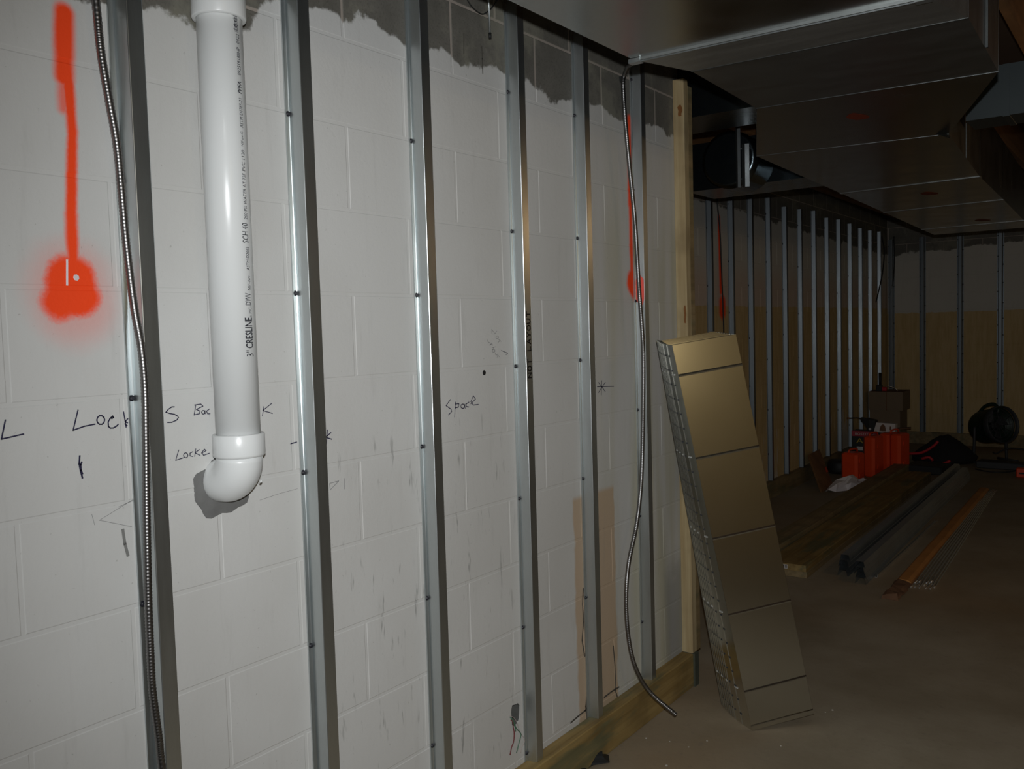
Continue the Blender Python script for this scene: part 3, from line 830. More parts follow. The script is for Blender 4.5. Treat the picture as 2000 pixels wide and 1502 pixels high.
cme = bpy.data.meshes.new('mortar_crumb'); bmq.to_mesh(cme); bmq.free(); cme.materials.append(M['debris'])
cl = [(1262, 1443, .0035, 'pale mortar crumb on the floor nearest the plank'), (1345, 1460, .0028, 'pale crumb on the floor near the bottom edge of view'), (1302, 1497, .0045, 'pale crumb lowest on the floor'), (1381, 1448, .003, 'dark crumb in front of the sheet stack'), (1525, 1458, .003, 'crumb below the lifted sheet corner'), (1626, 1388, .004, 'crumb right of the sheet stack'), (1612, 1392, .0025, 'small crumb right beside the sheet corner'), (1308, 1449, .0025, 'small crumb midway between plank and sheets')]
for px, py, r, lab in cl:
    p = at(px, py, 'z', 0); o = link('mortar_crumb', cme); o.location = (p.x, p.y, r*.7); o.scale = (r*1.3, r, r*.8); tag(o, lab, 'debris', 'crumbs on the floor')

# ------------------------------------------------------------------ stack of sheet metal pans
BLp = Vector((.400, 3.047, .001)); BRp = BLp+Vector((.166, .185, .033)); TLp = BLp+Vector((-.233, -.122, 1.413))
Wv = BRp-BLp; Lv = TLp-BLp; Nn = Wv.cross(Lv).normalized()
bd = Vector((-.182, .117, .0)); td = Vector((-.116, .071, .011))
NSH = 8
lab8 = ['frontmost folded sheet metal pan in the leaning stack, whole ribbed face showing', 'second sheet metal pan from the front of the leaning stack', 'third sheet metal pan from the front of the leaning stack', 'fourth sheet metal pan from the front of the leaning stack',
        'fifth sheet metal pan from the front of the leaning stack', 'sixth sheet metal pan from the front of the leaning stack', 'second from last sheet metal pan of the leaning stack', 'rearmost sheet metal pan of the leaning stack, nearest the wall']
steps = [0, .30, .42, .54, .66, .78, .90, 1.0]
for i in range(NSH):
    t_ = steps[i]*.74; ins = .0026*i
    b0 = BLp+bd*t_; t0_ = TLp+td*t_; wu = Wv.normalized()
    up = .0 if i < 3 else .0012*(i-2)
    Lu = (t0_-b0).normalized(); b0 = b0+Lu*up+wu*ins; t0_ = t0_+Lu*up+wu*ins
    Wi = wu*(Wv.length-2*ins); thk = Nn*.0008
    th = thing('sheet_metal_pan', lab8[i], 'sheet metal', tuple(b0), 'leaning stack of sheet metal pans')
    def Q(u, v, k=0.0): return b0+Wi*u+(t0_-b0)*v+Nn*k
    hgt = (t0_-b0).length
    m = MB()
    vl = .020/hgt
    rb = [.101, .302, .500, .708, .922]       # rib heights
    prof = [(vl, 0.0)]
    for v in rb:
        dv = .005/hgt; prof += [(v-dv, 0.0), (v, .0032), (v+dv, 0.0)]
    prof += [(.985, 0.0), (1.0, -.0)]
    m.loft([[Q(0, v, k), Q(1, v, k), Q(1, v, k-.0008), Q(0, v, k-.0008)] for v, k in prof], True, True, False)
    part(m, 'face', M['sheet'], th)
    m = MB(); m.loft([[Q(0, v, k), Q(1, v, k), Q(1, v, k-.0012), Q(0, v, k-.0012)] for v, k in ((0.0, .0012), (vl*.82, .0020))], True, True, False)
    part(m, 'hem', M['sheet'], th)
    m = MB(); e_ = td*(.222 if i == 0 else .085); m.loft([[Q(0, 1)-Lu*.0006, Q(1, 1)-Lu*.0006, Q(1, 1), Q(0, 1)], [Q(0, 1)+e_-Lu*.0036, Q(1, 1)+e_-Lu*.0036, Q(1, 1)+e_-Lu*.003, Q(0, 1)+e_-Lu*.003]], True, True, False)
    part(m, 'top_return', M['sheet'], th)
    for u, sg in ((0.0, -1), (1.0, 1)):
        m = MB(); rr = []
        fb, ft = bd*.27, td*.27
        nv = 8
        off = wu*(.0008*sg)
        for k in range(nv+1):
            v = k/nv; base = Q(u, v); ed = base+fb*(1-v)+ft*v
            lp = (wu*-.82-Nn*.16).normalized()*(.0022 if sg < 0 else .0005)
            rr.append([base, ed, ed+lp, ed+lp-fb.normalized()*.0008, ed-off-fb.normalized()*.0004, base-off])
        m.loft(rr, True, True, False)
        fo_ = part(m, 'flange', M['sheet'], th)
        if sg < 0:
            for k in range(26):
                v = .03+.94*k/25; mid = Q(0, v)+(fb*(1-v)+ft*v)*(.80 if i else .9); a = (fb*(1-v)+ft*v).normalized()*.0032
                if k == 0: o = part(MB().obox(mid-wu*.0008, a, Lu*.0030, wu*.0006), 'slot', M['dgrey'], th, fo_); m0 = mid
                else: o2 = link('slot', o.data, fo_); o2.location = mid-m0
            if i in (0, 2, 4, 6):
                for k, v in enumerate(rb):
                    mid = Q(0, v)+(fb*(1-v)+ft*v)*.86
                    if k == 0: o = part(MB().obox(mid-wu*.0014, (fb*(1-v)+ft*v)*.16, Lu*.0022, wu*.0008), 'rib_tab', M['tab'], th, fo_); m0 = mid
                    else: o2 = link('rib_tab', o.data, fo_); o2.location = mid-m0

# ------------------------------------------------------------------ air duct
DZ = H0+0.69; DH = 0.335
dt = thing('air_duct', 'large galvanised air duct hanging under the joists', 'duct', (.7, 3.0, DZ))
secs = [((.490, -2.0), (1.175, -2.0), (.484, 2.08), (1.178, 2.105), 'duct'), ((.484, 2.08), (1.178, 2.105), (.554, 2.284), (1.224, 2.319), 'duct_dirty'), ((.554, 2.284), (1.224, 2.319), (.535, 2.808), (1.211, 2.874), 'duct_dirty2'),
        ((.535, 2.808), (1.211, 2.874), (.237, 3.589), (.937, 3.697), 'duct'), ((.237, 3.589), (.937, 3.697), (.186, 4.954), (.86, 4.906), 'duct'), ((.186, 4.954), (.86, 4.906), (.146, 6.029), (.825, 5.966), 'duct'), ((.146, 6.029), (.825, 5.966), (.09, 7.40), (.775, 7.36), 'duct'), ((.09, 7.40), (.775, 7.36), (.07, 7.95), (.755, 7.95), 'duct')]
M['duct_dirty2'] = galv('galvanised_duct_scuffed', (0.30, 0.315, 0.315), 0.32, 0.95, 0.18, (1, 3, 1))
for a, b, c, d, mn in secs:
    g = .002
    m = MB(); m.loft([[(a[0], a[1]+g, DZ), (b[0], b[1]+g, DZ), (b[0], b[1]+g, DZ+DH), (a[0], a[1]+g, DZ+DH)], [(c[0], c[1]-g, DZ), (d[0], d[1]-g, DZ), (d[0], d[1]-g, DZ+DH), (c[0], c[1]-g, DZ+DH)]], True, True, False)
    part(m, 'duct_section', M[mn], dt)


def cleat(a, b, w, h, name='seam_cleat', sides=False, mat='cleat'):
    A, B = Vector((a[0], a[1], DZ)), Vector((b[0], b[1], DZ)); d = (B-A).normalized(); nrm = Vector((-d.y, d.x, 0))
    m = MB(); m.obox((A+B)/2-Vector((0, 0, h/2-.0003)), (B-A)/2+d*h, nrm*w/2, (0, 0, h/2))
    if sides:
        for P_, s in ((A, -1), (B, 1)):
            m.obox(P_+d*s*h/2+Vector((0, 0, DH/2)), d*h/2, nrm*w/2, (0, 0, DH/2))
    part(m, name, M[mat], dt)


cleat((.484, 2.073), (1.178, 2.098), .003, .007, 'flange', False); cleat((.484, 2.087), (1.178, 2.112), .003, .007, 'flange', False)
for p, yy in (((.492, 2.080), 0), ((1.172, 2.104), 0)):
    part(MB().obox((p[0], p[1], DZ-.006), (.016, 0, 0), (0, .011, 0), (0, 0, .005)), 'corner_piece', M['cleat'], dt)
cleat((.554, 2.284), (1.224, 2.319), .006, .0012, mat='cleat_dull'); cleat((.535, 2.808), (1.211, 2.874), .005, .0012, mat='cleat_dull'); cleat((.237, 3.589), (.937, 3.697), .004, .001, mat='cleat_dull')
cleat((.186, 4.954), (.86, 4.906), .030, .003); cleat((.146, 6.029), (.825, 5.966), .030, .003); cleat((.09, 7.40), (.775, 7.36), .030, .003)
for x, y, w in ((1675, 228, .055), (1815, 378, .07), (1919, 430, .08)):
    p = at(x, y, 'z', DZ); rr = [(p.x+w*.55*math.cos(t)*(1+.2*math.sin(2*t)), p.y+w*math.sin(t)*(1+.15*math.sin(3*t)), DZ-.0004) for t in [2*math.pi*k/16 for k in range(16)]]
    part(MB().loft([rr, [(a, b, c-.0006) for a, b, c in rr]], True, True, False), 'paint_mark', M['spray'], dt, None, 'faint orange spray mark')
# lifted corner flap at the elbow
part(MB().loft([[(.90, 3.66, DZ-.001), (.955, 3.62, DZ-.03), (.937, 3.70, DZ-.001)], [(.90, 3.66, DZ), (.955, 3.622, DZ-.029), (.937, 3.70, DZ)]], True, True, False), 'corner_flap', M['sheet'], dt)
# standing vertical seams on the right side
for x, y in ((.895, 4.30), (1.2185, 2.60)):
    part(MB().box((x+.0, y-.004, DZ), (x+.006, y+.004, DZ+DH)), 'side_seam', M['cleat_dull'], dt)


def branch(name, label, lo, hi, parts_mat='duct_branch', seams=()):
    t = thing(name, label, 'duct', ((lo[0]+hi[0])/2, (lo[1]+hi[1])/2, lo[2]))
    part(MB().box(lo, hi), 'duct_section', M[parts_mat], t)
    for x in seams: part(MB().box((x-.012, lo[1]-.004, lo[2]-.004), (x+.012, hi[1]+.004, hi[2])), 'seam_cleat', M[parts_mat], t)
    return t


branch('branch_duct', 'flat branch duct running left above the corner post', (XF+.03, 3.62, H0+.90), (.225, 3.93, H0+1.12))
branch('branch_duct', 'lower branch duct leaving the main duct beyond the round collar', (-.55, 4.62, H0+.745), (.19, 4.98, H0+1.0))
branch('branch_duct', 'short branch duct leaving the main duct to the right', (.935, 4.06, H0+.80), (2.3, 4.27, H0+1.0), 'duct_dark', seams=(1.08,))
rt = thing('round_duct', 'dark round duct collar with a shiny hanger strap left of the main duct', 'duct', (-.2, 4.5, H0+.70))
part(MB().lathe((-.20, 4.36, H0+.842), (0, 1, 0), [(.125, -.012), (.140, -.010), (.140, .03), (.144, .032), (.144, .042), (.140, .044), (.140, .25)], 40), 'collar', M['duct_branch'], rt)
p0, p1 = at(1437, 292, 'y', 4.33), at(1464, 364, 'y', 4.33)
m = MB()
for a, b in ((0, .35), (.45, 1.0)):
    x0, x1 = p0.x+(p1.x-p0.x)*a, p0.x+(p1.x-p0.x)*b
    m.loft([[(x0, 4.330, z), ((x0+x1)/2, 4.322, z), (x1, 4.330, z), (x1, 4.332, z), (x0, 4.332, z)] for z in (p1.z, p1.z+.05, p0.z-.05, p0.z+(.02 if a else .15))], True, True, False)
part(m, 'hanger_strap', M['strap'], rt)
part(MB().box((p0.x, 4.331, p0.z-.002), (p1.x, 4.348, p0.z+.003)), 'strap_bolt_plate', M['cleat'], rt)

# ------------------------------------------------------------------ far sills
s = thing('sill_plank', 'plank on edge along the foot of the far side wall', 'lumber', (XF+.02, 8, 0))
m = MB(); m.box((XF+.001, 5.5, 0), (XF+.045, YB-.05, .140)); part(m, 'board', M['lumber'], s)
s = thing('sill_plank', 'plank on edge along the foot of the back wall', 'lumber', (0, YB-.02, 0))
m = MB(); m.box((XF+.05, YB-.045, 0), (2.2, YB-.001, .140)); part(m, 'board', M['lumber'], s)

# cables on the far walls
def fcable(pts, ax, v, r, label, mat='rubber'):
    P_ = [at(x, y, ax, v) for x, y in pts]
    tag(MB().tube(spline(P_, .03), r, 6).build('hanging_cable', M[mat]), label, 'cable')


fcable([(1399, 330), (1401, 395), (1406, 450), (1409, 520), (1412, 600), (1416, 720), (1420, 800)], 'x', XF+.04, .005, 'thin dark cable hanging beside the red mark on the far wall')
fcable([(1722, 462), (1727, 490), (1724, 530), (1718, 560), (1711, 590)], 'x', XF+.06, .007, 'thin dark cable hanging near the last far channel, curving left')
fcable([(1746, 462), (1747, 500), (1746, 535), (1742, 560), (1738, 577)], 'y', YB-.03, .007, 'thin dark cable hanging against the back wall beside the corner')

# ------------------------------------------------------------------ lumber on the floor
def plank_between(name, a, b, w, z0, h, label, group, mat='lumber', tagp=False):
    a, b = Vector((a[0], a[1], 0)), Vector((b[0], b[1], 0)); d = (b-a).normalized(); sx = Vector((d.y, -d.x, 0)); e = .004
    t = thing(name, label, 'lumber', (a.x, a.y, z0), group)
    rings = []
    for k in range(9):
        c = a+(b-a)*k/8+sx*(.004*math.sin(k*1.3+a.x*20)); zz = Vector((0, 0, 1))
        pr = [(-w/2, 0), (w/2, 0), (w/2, h-e), (w/2-e, h), (-w/2+e, h), (-w/2, h-e)]
        rings.append([c+sx*p[0]+zz*(z0+p[1]) for p in pr])
    part(MB().loft(rings, True, True, False), 'board', M[mat], t)
    if tagp:
        c = a+sx*(-.006)+Vector((0, 0, z0+h*.5))-d*.0012
        part(MB().obox(c, sx*.017, d*.0008, (0, 0, .012)), 'paper_tag', M['white'], t, None, 'small white tag stapled to the end')
        for k in range(4): part(MB().obox(c-d*.0012+sx*(-.012+.008*k), sx*.0016, d*.0003, (0, 0, .008)), 'tag_print', M['print'], t)
    return t


G = 'lumber lying on the floor'
plank_between('lumber_board', (-.178, 5.085), (-.238, 8.80), .234, .0015, .038, 'lower board of the tagged wide pair of planks on the floor', G)
plank_between('lumber_board', (-.180, 5.075), (-.238, 8.80), .234, .0405, .038, 'upper board of the wide pair of planks, white tag on its end', G, 'plank', True)
plank_between('lumber_board', (-.385, 5.05), (-.428, 9.00), .140, .0015, .038, 'bottom board of the left pile of planks, half behind the sheets', G)
plank_between('lumber_board', (-.387, 5.03), (-.430, 9.02), .140, .0405, .038, 'middle board of the left pile of planks, half behind the sheets', G)
plank_between('lumber_board', (-.385, 5.02), (-.428, 9.02), .140, .0795, .026, 'top board of the left pile of planks, half behind the sheets', G)

# ------------------------------------------------------------------ steel channels on the floor (nested hats)
def floor_channel(a, b, z0, label, wide=.058, hgt=.036):
    a, b = Vector((a[0], a[1], 0)), Vector((b[0], b[1], 0)); d = (b-a).normalized(); sx = Vector((d.y, -d.x, 0)); t = .0012
    k = wide/2
    prof = [(-k-.003, 0), (-k, 0.0015), (-k*.74, hgt), (k*.74, hgt), (k, 0.0015), (k+.003, 0)]
    inn = [(p[0]*(.96 if abs(p[0]) < k+.005 else 1), p[1]-t if p[1] > 0 else p[1]+t) for p in prof]
    ring = lambda c: [c+sx*p[0]+Vector((0, 0, z0+p[1])) for p in prof]+[c+sx*p[0]+Vector((0, 0, z0+p[1])) for p in inn[::-1]]
    o = MB().loft([ring(a), ring((a+b)/2), ring(b)], True, False, False).build('steel_channel', M['steel'], None, tuple(a)); o.location = a
    tag(o, label, 'channel', 'steel channels lying on the floor')


nm = ['bottom', 'second', 'third', 'top']
for j in range(4):
    floor_channel((.098+.003*j, 5.24+.02*(j % 2)), (.030+.003*j, 9.25-.04*j), .002+.0285*j, '%s steel channel of the left bundle on the floor' % nm[j])
for j in range(4):
    floor_channel((.228-.003*j, 5.13+.02*(j % 2)), (.140, 9.05-.04*j), .002+.0285*j, '%s steel channel of the right bundle on the floor' % nm[j])
a_, b_ = at(1712, 1128, 'z', 0), at(1830, 1018, 'z', 0)
m = MB(); d = (b_-a_).normalized(); sx = Vector((d.y, -d.x, 0))
m.loft([[c+sx*x+Vector((0, 0, z)) for x, z in ((-.018, .001), (.006, .001), (.007, .018), (.0055, .018), (.0045, .0025), (-.018, .0025))] for c in (a_, (a_+b_)/2+sx*.004, b_)], True, True, False)
tag(m.build('steel_angle', M['wire']), 'thin bright steel angle lying right of the channel bundles', 'angle')

# orange cardboard sleeve with a crushed end
a_, b_ = at(1745, 1158, 'z', .02), at(1922, 955, 'z', .02); d = (b_-a_); L_ = d.length; d.normalize(); sx = Vector((d.y, -d.x, 0))
cs = thing('cardboard_sleeve', 'long orange cardboard sleeve with a torn dark end on the floor', 'packaging', (a_.x, a_.y, 0))
def sleeve(t0, t1, n, w, rough, seed):
    rnd = random.Random(seed); rings = []
    for i in range(n+1):
        c = a_+d*L_*(t0+(t1-t0)*i/n); c.z = 0
        j = lambda: rnd.uniform(-rough, rough)
        rings.append([c+sx*(x+j())+Vector((0, 0, max(.001, z+j()))) for x, z in ((-w, .002), (w, .002), (w*1.02, .022), (w*.6, .034), (-w*.6, .034), (-w*1.02, .022))])
    return MB().loft(rings, True, True, False)
part(sleeve(.07, 1.0, 14, .038, .002, 2), 'sleeve', M['cardorange'], cs)
part(sleeve(-.02, .068, 5, .042, .009, 4), 'torn_end', M['carddark'], cs, None, 'crushed dark brown torn end')
# bundle of bright wires
random.seed(21)
a_, b_ = at(1796, 1146, 'z', .006), at(1936, 955, 'z', .006); d = (b_-a_).normalized(); sx = Vector((d.y, -d.x, 0))
WN = ['first', 'second', 'third', 'fourth', 'fifth', 'sixth', 'seventh', 'eighth', 'ninth', 'tenth', 'eleventh', 'twelfth', 'last']
for k in range(13):
    o1 = -.04+.0092*k; o2 = -.020+.0052*k
    s0 = random.uniform(-.05, .10); h = .0045+.0090*(k % 2)
    P_ = [a_+sx*o1+d*s0, a_+sx*(o1*.9)+d*(1.0+s0), a_+sx*o2*1.1+d*2.4, b_+sx*o2-d*random.uniform(0, .35)]
    for i_, p in enumerate(P_): p.z = h
    tag(MB().tube(spline(P_, .12), .0042, 6).build('hanger_wire', M['wire']), 'bright hanger wire lying beside the orange sleeve, %s of the fan from the sleeve side' % WN[k], 'wire', 'bundle of hanger wires')

# ------------------------------------------------------------------ things in the far corner
# brown board leaning on the far wall
p0, p1 = at(1590, 950, 'z', 0), at(1624, 955, 'z', 0)
tb = thing('leaning_board', 'small brown board leaning against the far wall sill, orange spot on it', 'board', tuple(p0))
wv = Vector((p1.x-p0.x, p1.y-p0.y, 0)).normalized()*.22; tp = Vector((-1.00, 8.72, .44))-Vector((-.80, 8.05, 0)); c0 = Vector((-.80, 8.05, 0))
B_, C_ = at(1606, 962, 'z', .002), at(1627, 947, 'z', .002); A_ = at(1580, 888, 'x', -1.075); D_ = A_+(C_-B_); nn = (C_-B_).cross(A_-B_).normalized()*.018
part(MB().loft([[B_, C_, D_, A_], [B_-nn, C_-nn, D_-nn, A_-nn]], True, True, False), 'board', M['ply'], tb)
sp = B_+(A_-B_)*.42+(C_-B_)*.97+nn*.05; w1, w2 = (A_-B_)*.07, (C_-B_)*.12
part(MB().loft([[sp-w1-w2, sp-w1+w2*.3, sp+w1+w2*.3, sp+w1-w2], [sp-w1-w2+nn*.06, sp-w1+w2*.3+nn*.06, sp+w1+w2*.3+nn*.06, sp+w1-w2+nn*.06]], True, True, False), 'paint_spot', M['orange'], tb)
# crumpled paper
cp_ = at(1660, 953, 'z', 0)
m = MB(); random.seed(8); nu, nv_ = 9, 7; g = []
for i in range(nu):
    row = []
    for j in range(nv_):
        u, v = i/(nu-1)*2-1, j/(nv_-1)*2-1
        row.append(Vector((cp_.x+.15*u*(1-.2*v*v)+.02*random.uniform(-1, 1), cp_.y+.20*v+.10*u+.03*random.uniform(-1, 1), max(.004, .10*(1-max(abs(u), abs(v))**2)+random.uniform(-.022, .022)))))
    g.append(row)
m.loft(g, False, False, False)
o = m.build('crumpled_paper', M['paper']); tag(o, 'crumpled white paper lying on the floor before the orange cases', 'paper')
so = o.modifiers.new('solid', 'SOLIDIFY'); so.thickness = .002


def tool_case(px0, px1, ybot, ytop, depth, label, twin=False):
    pl_, pr_ = at(px0, ybot, 'z', 0), at(px1, ybot, 'z', 0)
    # broad side faces right-front; narrow edge faces the camera
    y = (pl_.y+pr_.y)/2; x0 = at(px0, ybot, 'y', y).x; x1 = at(px1, ybot, 'y', y).x
    h = at(px0, ytop, 'y', y).z
    c = Vector(((x0+x1)/2, y+depth/2, h/2)); a = (x1-x0)/2
    t = thing('tool_case', label, 'case', (c.x, c.y, 0), 'orange tool cases')
    rt_ = Matrix.Rotation(math.radians(-14), 3, 'Z')
    ex, ey = rt_ @ Vector((a*.86, 0, 0)), rt_ @ Vector((0, depth/2, 0))
    if twin:
        sh = ex*.5
        part(MB().rbox(c-sh*1.02, ex*.49, ey, (0, 0, h/2), .022), 'shell', M['orange'], t)
        part(MB().rbox(c+sh*1.02, ex*.49, ey*.98, (0, 0, h/2*.99), .022), 'shell', M['orange'], t)
    else:
        part(MB().rbox(c, ex, ey, (0, 0, h/2), .022), 'shell', M['orange'], t)
    yu = ey.normalized(); xu = ex.normalized()
    top = c+Vector((0, 0, h/2))
    hp = [top-yu*.075, top-yu*.07+Vector((0, 0, .022)), top+Vector((0, 0, .030)), top+yu*.07+Vector((0, 0, .022)), top+yu*.075]
    part(MB().tube(spline(hp, .02), .009, 8), 'handle', M['orange'], t)
    for z in (-.25, .25):
        part(MB().obox(c+xu*(a*.87)+Vector((0, 0, h*z)), xu*.004, yu*.03, (0, 0, .018)), 'latch', M['orange'], t)
    return t


tool_case(1641, 1682, 944, 884, .16, 'shortest orange tool case, standing left of the others')
tool_case(1687, 1715, 933, 852, .20, 'narrow tall orange tool case in the middle of the three')
tool_case(1716, 1768, 926, 846, .22, 'widest orange tool case, two shells, beside the black bag', True)
# red and black carton behind
def carton(name, label, px0, px1, ybase, ytop, depth, mat, Y, zb=None, rz=0.0, group=None):
    x0, x1 = at(px0, ybase, 'y', Y).x, at(px1, ybase, 'y', Y).x
    zt = at((px0+px1)/2, ytop, 'y', Y).z; zb = at((px0+px1)/2, ybase, 'y', Y).z if zb is None else zb
    t = thing(name, label, 'box', ((x0+x1)/2, Y+depth/2, zb), group)
    part(MB().box((x0, Y, zb), (x1, Y+depth, zt)), 'carton', M[mat], t)
    return t, x0, x1, zb, zt


Y = 9.35
t, x0, x1, zb, zt = carton('printed_carton', 'black carton with a crimson top band behind the orange cases', 1664, 1712, 940, 842, .16, 'rubber', Y, 0.0)
part(MB().box((x0, Y-.002, zt-.055), (x1, Y-.0003, zt)), 'colour_band', M['pinkred'], t)
def flat_text(txt, x0, x1, z0, z1, Y, mat, parent_t, name='lettering'):
    cu = bpy.data.curves.new('t', 'FONT'); cu.body = txt; cu.resolution_u = 2
    ob = bpy.data.objects.new('t', cu); COL.objects.link(ob); dg = bpy.context.evaluated_depsgraph_get()
    me = bpy.data.meshes.new_from_object(ob.evaluated_get(dg)); bpy.data.objects.remove(ob, do_unlink=True)
    xs = [v.co.x for v in me.vertices]; ys = [v.co.y for v in me.vertices]
    vs = [Vector((x0+(v.co.x-min(xs))/(max(xs)-min(xs))*(x1-x0), Y, z0+(v.co.y-min(ys))/(max(ys)-min(ys))*(z1-z0))) for v in me.vertices]
    part(MB().add(vs, [list(p.vertices) for p in me.polygons]), name, mat, parent_t)
flat_text('BOSTITCH', x0+.035, x1-.02, zt-.042, zt-.018, Y-.0032, M['white'], t)
flat_text('A.', x0+.045, x0+.13, zt-.125, zt-.075, Y-.0012, M['yellow'], t)
part(MB().box((x0+.05, Y-.0015, zt-.20), (x0+.11, Y-.0003, zt-.16)), 'print_patch', M['white'], t)
# black rivet tool lying on the printed carton
zc_ = zt
tt = thing('rivet_tool', 'black tapered hand tool with a thin copper-tipped rod on the printed carton', 'tool', (x0, Y, zc_))
a = at(1686, 818, 'y', Y+.06); b = at(1708, 830, 'y', Y+.06)
part(MB().loft([[Vector((a.x-.02, Y+.03+dy, a.z+dz)) for dy, dz in ((0, -.012), (.06, -.012), (.06, .014), (0, .014))], [Vector((a.x+.07, Y+.01+dy, zc_+dz)) for dy, dz in ((0, .004), (.10, .004), (.10, .12), (0, .12))], [Vector((b.x+.02, Y+.01+dy, zc_+dz)) for dy, dz in ((0, .002), (.10, .002), (.10, .11), (0, .11))]], True, True, False), 'body', M['rubber'], tt)
part(MB().tube([at(1657, 817, 'y', Y+.06), at(1672, 816, 'y', Y+.06), Vector((a.x+.02, Y+.06, a.z))], .006, 6), 'rod', M['rubber'], tt)
part(MB().tube([at(1654, 816.5, 'y', Y+.06), at(1660, 816.7, 'y', Y+.06)], .008, 6), 'tip', M['copper'], tt, None, 'copper coloured tip')
dp = at(1699, 838, 'y', Y+.008); part(MB().lathe((dp.x, Y+.010, dp.z), (0, -1, 0), [(.013, 0), (.012, .004)], 14, False), 'round_badge', M['white'], tt, None, 'small white disc')
# white card box on the orange cases
Yw = 9.20
x0, x1 = at(1709, 842, 'y', Yw).x, at(1748, 842, 'y', Yw).x; z0, z1 = at(1728, 844.5, 'y', Yw).z, at(1728, 826.5, 'y', Yw).z
wc = thing('white_carton', 'small white carton with brown print lying on the orange cases', 'box', ((x0+x1)/2, Yw, z0))
part(MB().loft([[(x0-.012, Yw, z0), (x1, Yw, z0-.004), (x1, Yw+.10, z0), (x0, Yw+.10, z0)], [(x0+.008, Yw+.02, z1), (x1, Yw+.02, z1-.006), (x1, Yw+.10, z1-.006), (x0, Yw+.10, z1)]], True, True, False), 'carton', M['white'], wc)
xm = x0+(x1-x0)*.38
rr = [(xm+(.030)*math.cos(t)*1.0, Yw+.001+.0006*0, z0+.012+.066*max(0, math.sin(t))) for t in [math.pi*k/8 for k in range(9)]]
part(MB().loft([[(a, Yw-.001+(c-z0)/(z1-z0)*.02, c) for a, b, c in rr], [(a, Yw-.0022+(c-z0)/(z1-z0)*.02, c) for a, b, c in rr]], True, True, False), 'print_patch', M['carddark'], wc)
xm = x0+(x1-x0)*.76
part(MB().obox((xm, Yw+.0065, z0+.042), (.006, 0, 0), (0, .0006, 0), (0, .004, .018)), 'print_mark', M['carddark'], wc)
p = at(1755, 839, 'y', Yw+.1)
tag(MB().obox((p.x-.01, Yw+.16, p.z+.004), (.11, .01, .012), (-.01, .05, 0), (0, 0, .003)).build('cardboard_flap', M['carddark']), 'loose brown cardboard flap lying behind the white carton', 'cardboard')
# stacked cartons in the corner
Yc = 10.45
t, x0, x1, zb, zt = carton('cardboard_box', 'lower of two stacked brown cartons in the far corner', 1699, 1758, 900, 801, .34, 'card', Yc, 0.0, group='stacked cartons in the corner')
t2, x0, x1, zb2, zt2 = carton('cardboard_box', 'upper of two stacked brown cartons in the far corner', 1697, 1763, 801, 765, .36, 'card', Yc-.03, zt+.001, group='stacked cartons in the corner')
xm = (x0+x1)/2+.01
part(MB().box((xm-.003, Yc-.0325, zt2-.21), (xm+.003, Yc-.0303, zt2)), 'carton_seam', M['carddark'], t2)
part(MB().box((x0, Yc-.0325, zt2-.001), (x1, Yc+.33, zt2+.0015)), 'lid_flap', M['carddark'], t2)
zk = zt2+.002
rd = thing('hand_radio', 'black hand radio with red trim standing on the upper carton', 'radio', (xm, Yc, zk))
a0_ = at(1719, 765, 'y', Yc).x; h0 = at(1719, 728, 'y', Yc).z
part(MB().rbox((a0_-.008, Yc, zk+.036), (.032, 0, 0), (0, .02, 0), (0, 0, .034), .006), 'body', M['rubber'], rd)
part(MB().rbox((a0_+.045, Yc, zk+.026), (.026, 0, 0), (0, .018, 0), (0, 0, .022), .006), 'red_trim', M['red'], rd, None, 'red plastic end')
part(MB().tube([(a0_, Yc, zk+.06), (a0_, Yc, h0)], [.014, .016], 10), 'antenna', M['rubber'], rd)
part(MB().tube(spline([(a0_+.05, Yc, zk+.04), (a0_+.09, Yc, zk+.058), (a0_+.15, Yc+.02, zk+.035), (a0_+.18, Yc+.03, zk+.006)], .01), .004, 6), 'cord', M['wire'], rd)
# black bag and flat case
bp = at(1842, 905, 'z', 0)
bg_ = thing('tool_bag', 'slumped black fabric bag with red straps on the floor by the back wall', 'bag', (bp.x, bp.y, 0))
rings = []
prof = [(0.0, .29, .20), (.05, .31, .22), (.12, .25, .19), (.18, .19, .15), (.235, .13, .11), (.27, .06, .06)]
for z, rx, ry in prof:
    rings.append([(bp.x-.03+.12*z+rx*math.cos(t)*(1+.10*math.sin(3*t+z*9)), bp.y+.1+ry*math.sin(t)*(1+.08*math.cos(4*t)), z+.002+.012*math.sin(2*t+z*20)*(1 if z else 0)) for t in [2*math.pi*k/22 for k in range(22)]])
part(MB().loft(rings, True, True, True), 'bag_body', M['fabric'], bg_)
for pts in ([(1775, 886), (1800, 884), (1822, 872), (1832, 862)], [(1822, 908), (1840, 906), (1856, 900)], [(1800, 896), (1815, 893), (1822, 900)]):
    P_ = [at(x, y, 'y', bp.y-.16) for x, y in pts]; part(MB().tube(spline(P_, .02), .014, 6), 'strap', M['red'], bg_, None, 'red strap')
p = at(1790, 925, 'z', 0); q_ = at(1830, 927, 'z', 0)
fc = thing('flat_case', 'flat black case lying on the floor right of the orange cases', 'case', (p.x, p.y, 0))
part(MB().rbox(((p.x+q_.x)/2-.01, p.y+.14, .042), (.17, -.02, 0), (.02, .15, 0), (0, 0, .040), .012), 'shell', M['rubber'], fc)
part(MB().obox(((p.x+q_.x)/2-.02, p.y-.003, .045), (.05, -.005, 0), (0, .006, 0), (0, 0, .010)), 'latch', M['dgrey'], fc)
bk = at(1637, 925, 'z', 0)
m = MB(); m.lathe((bk.x, bk.y+.05, .002), (0, 0, 1), [(.10, 0), (.115, .03), (.11, .10), (.095, .125), (.06, .13)], 20)
tag(m.build('black_tub', M['rubber']), 'small black tub on the floor between the brown board and orange cases', 'tub')
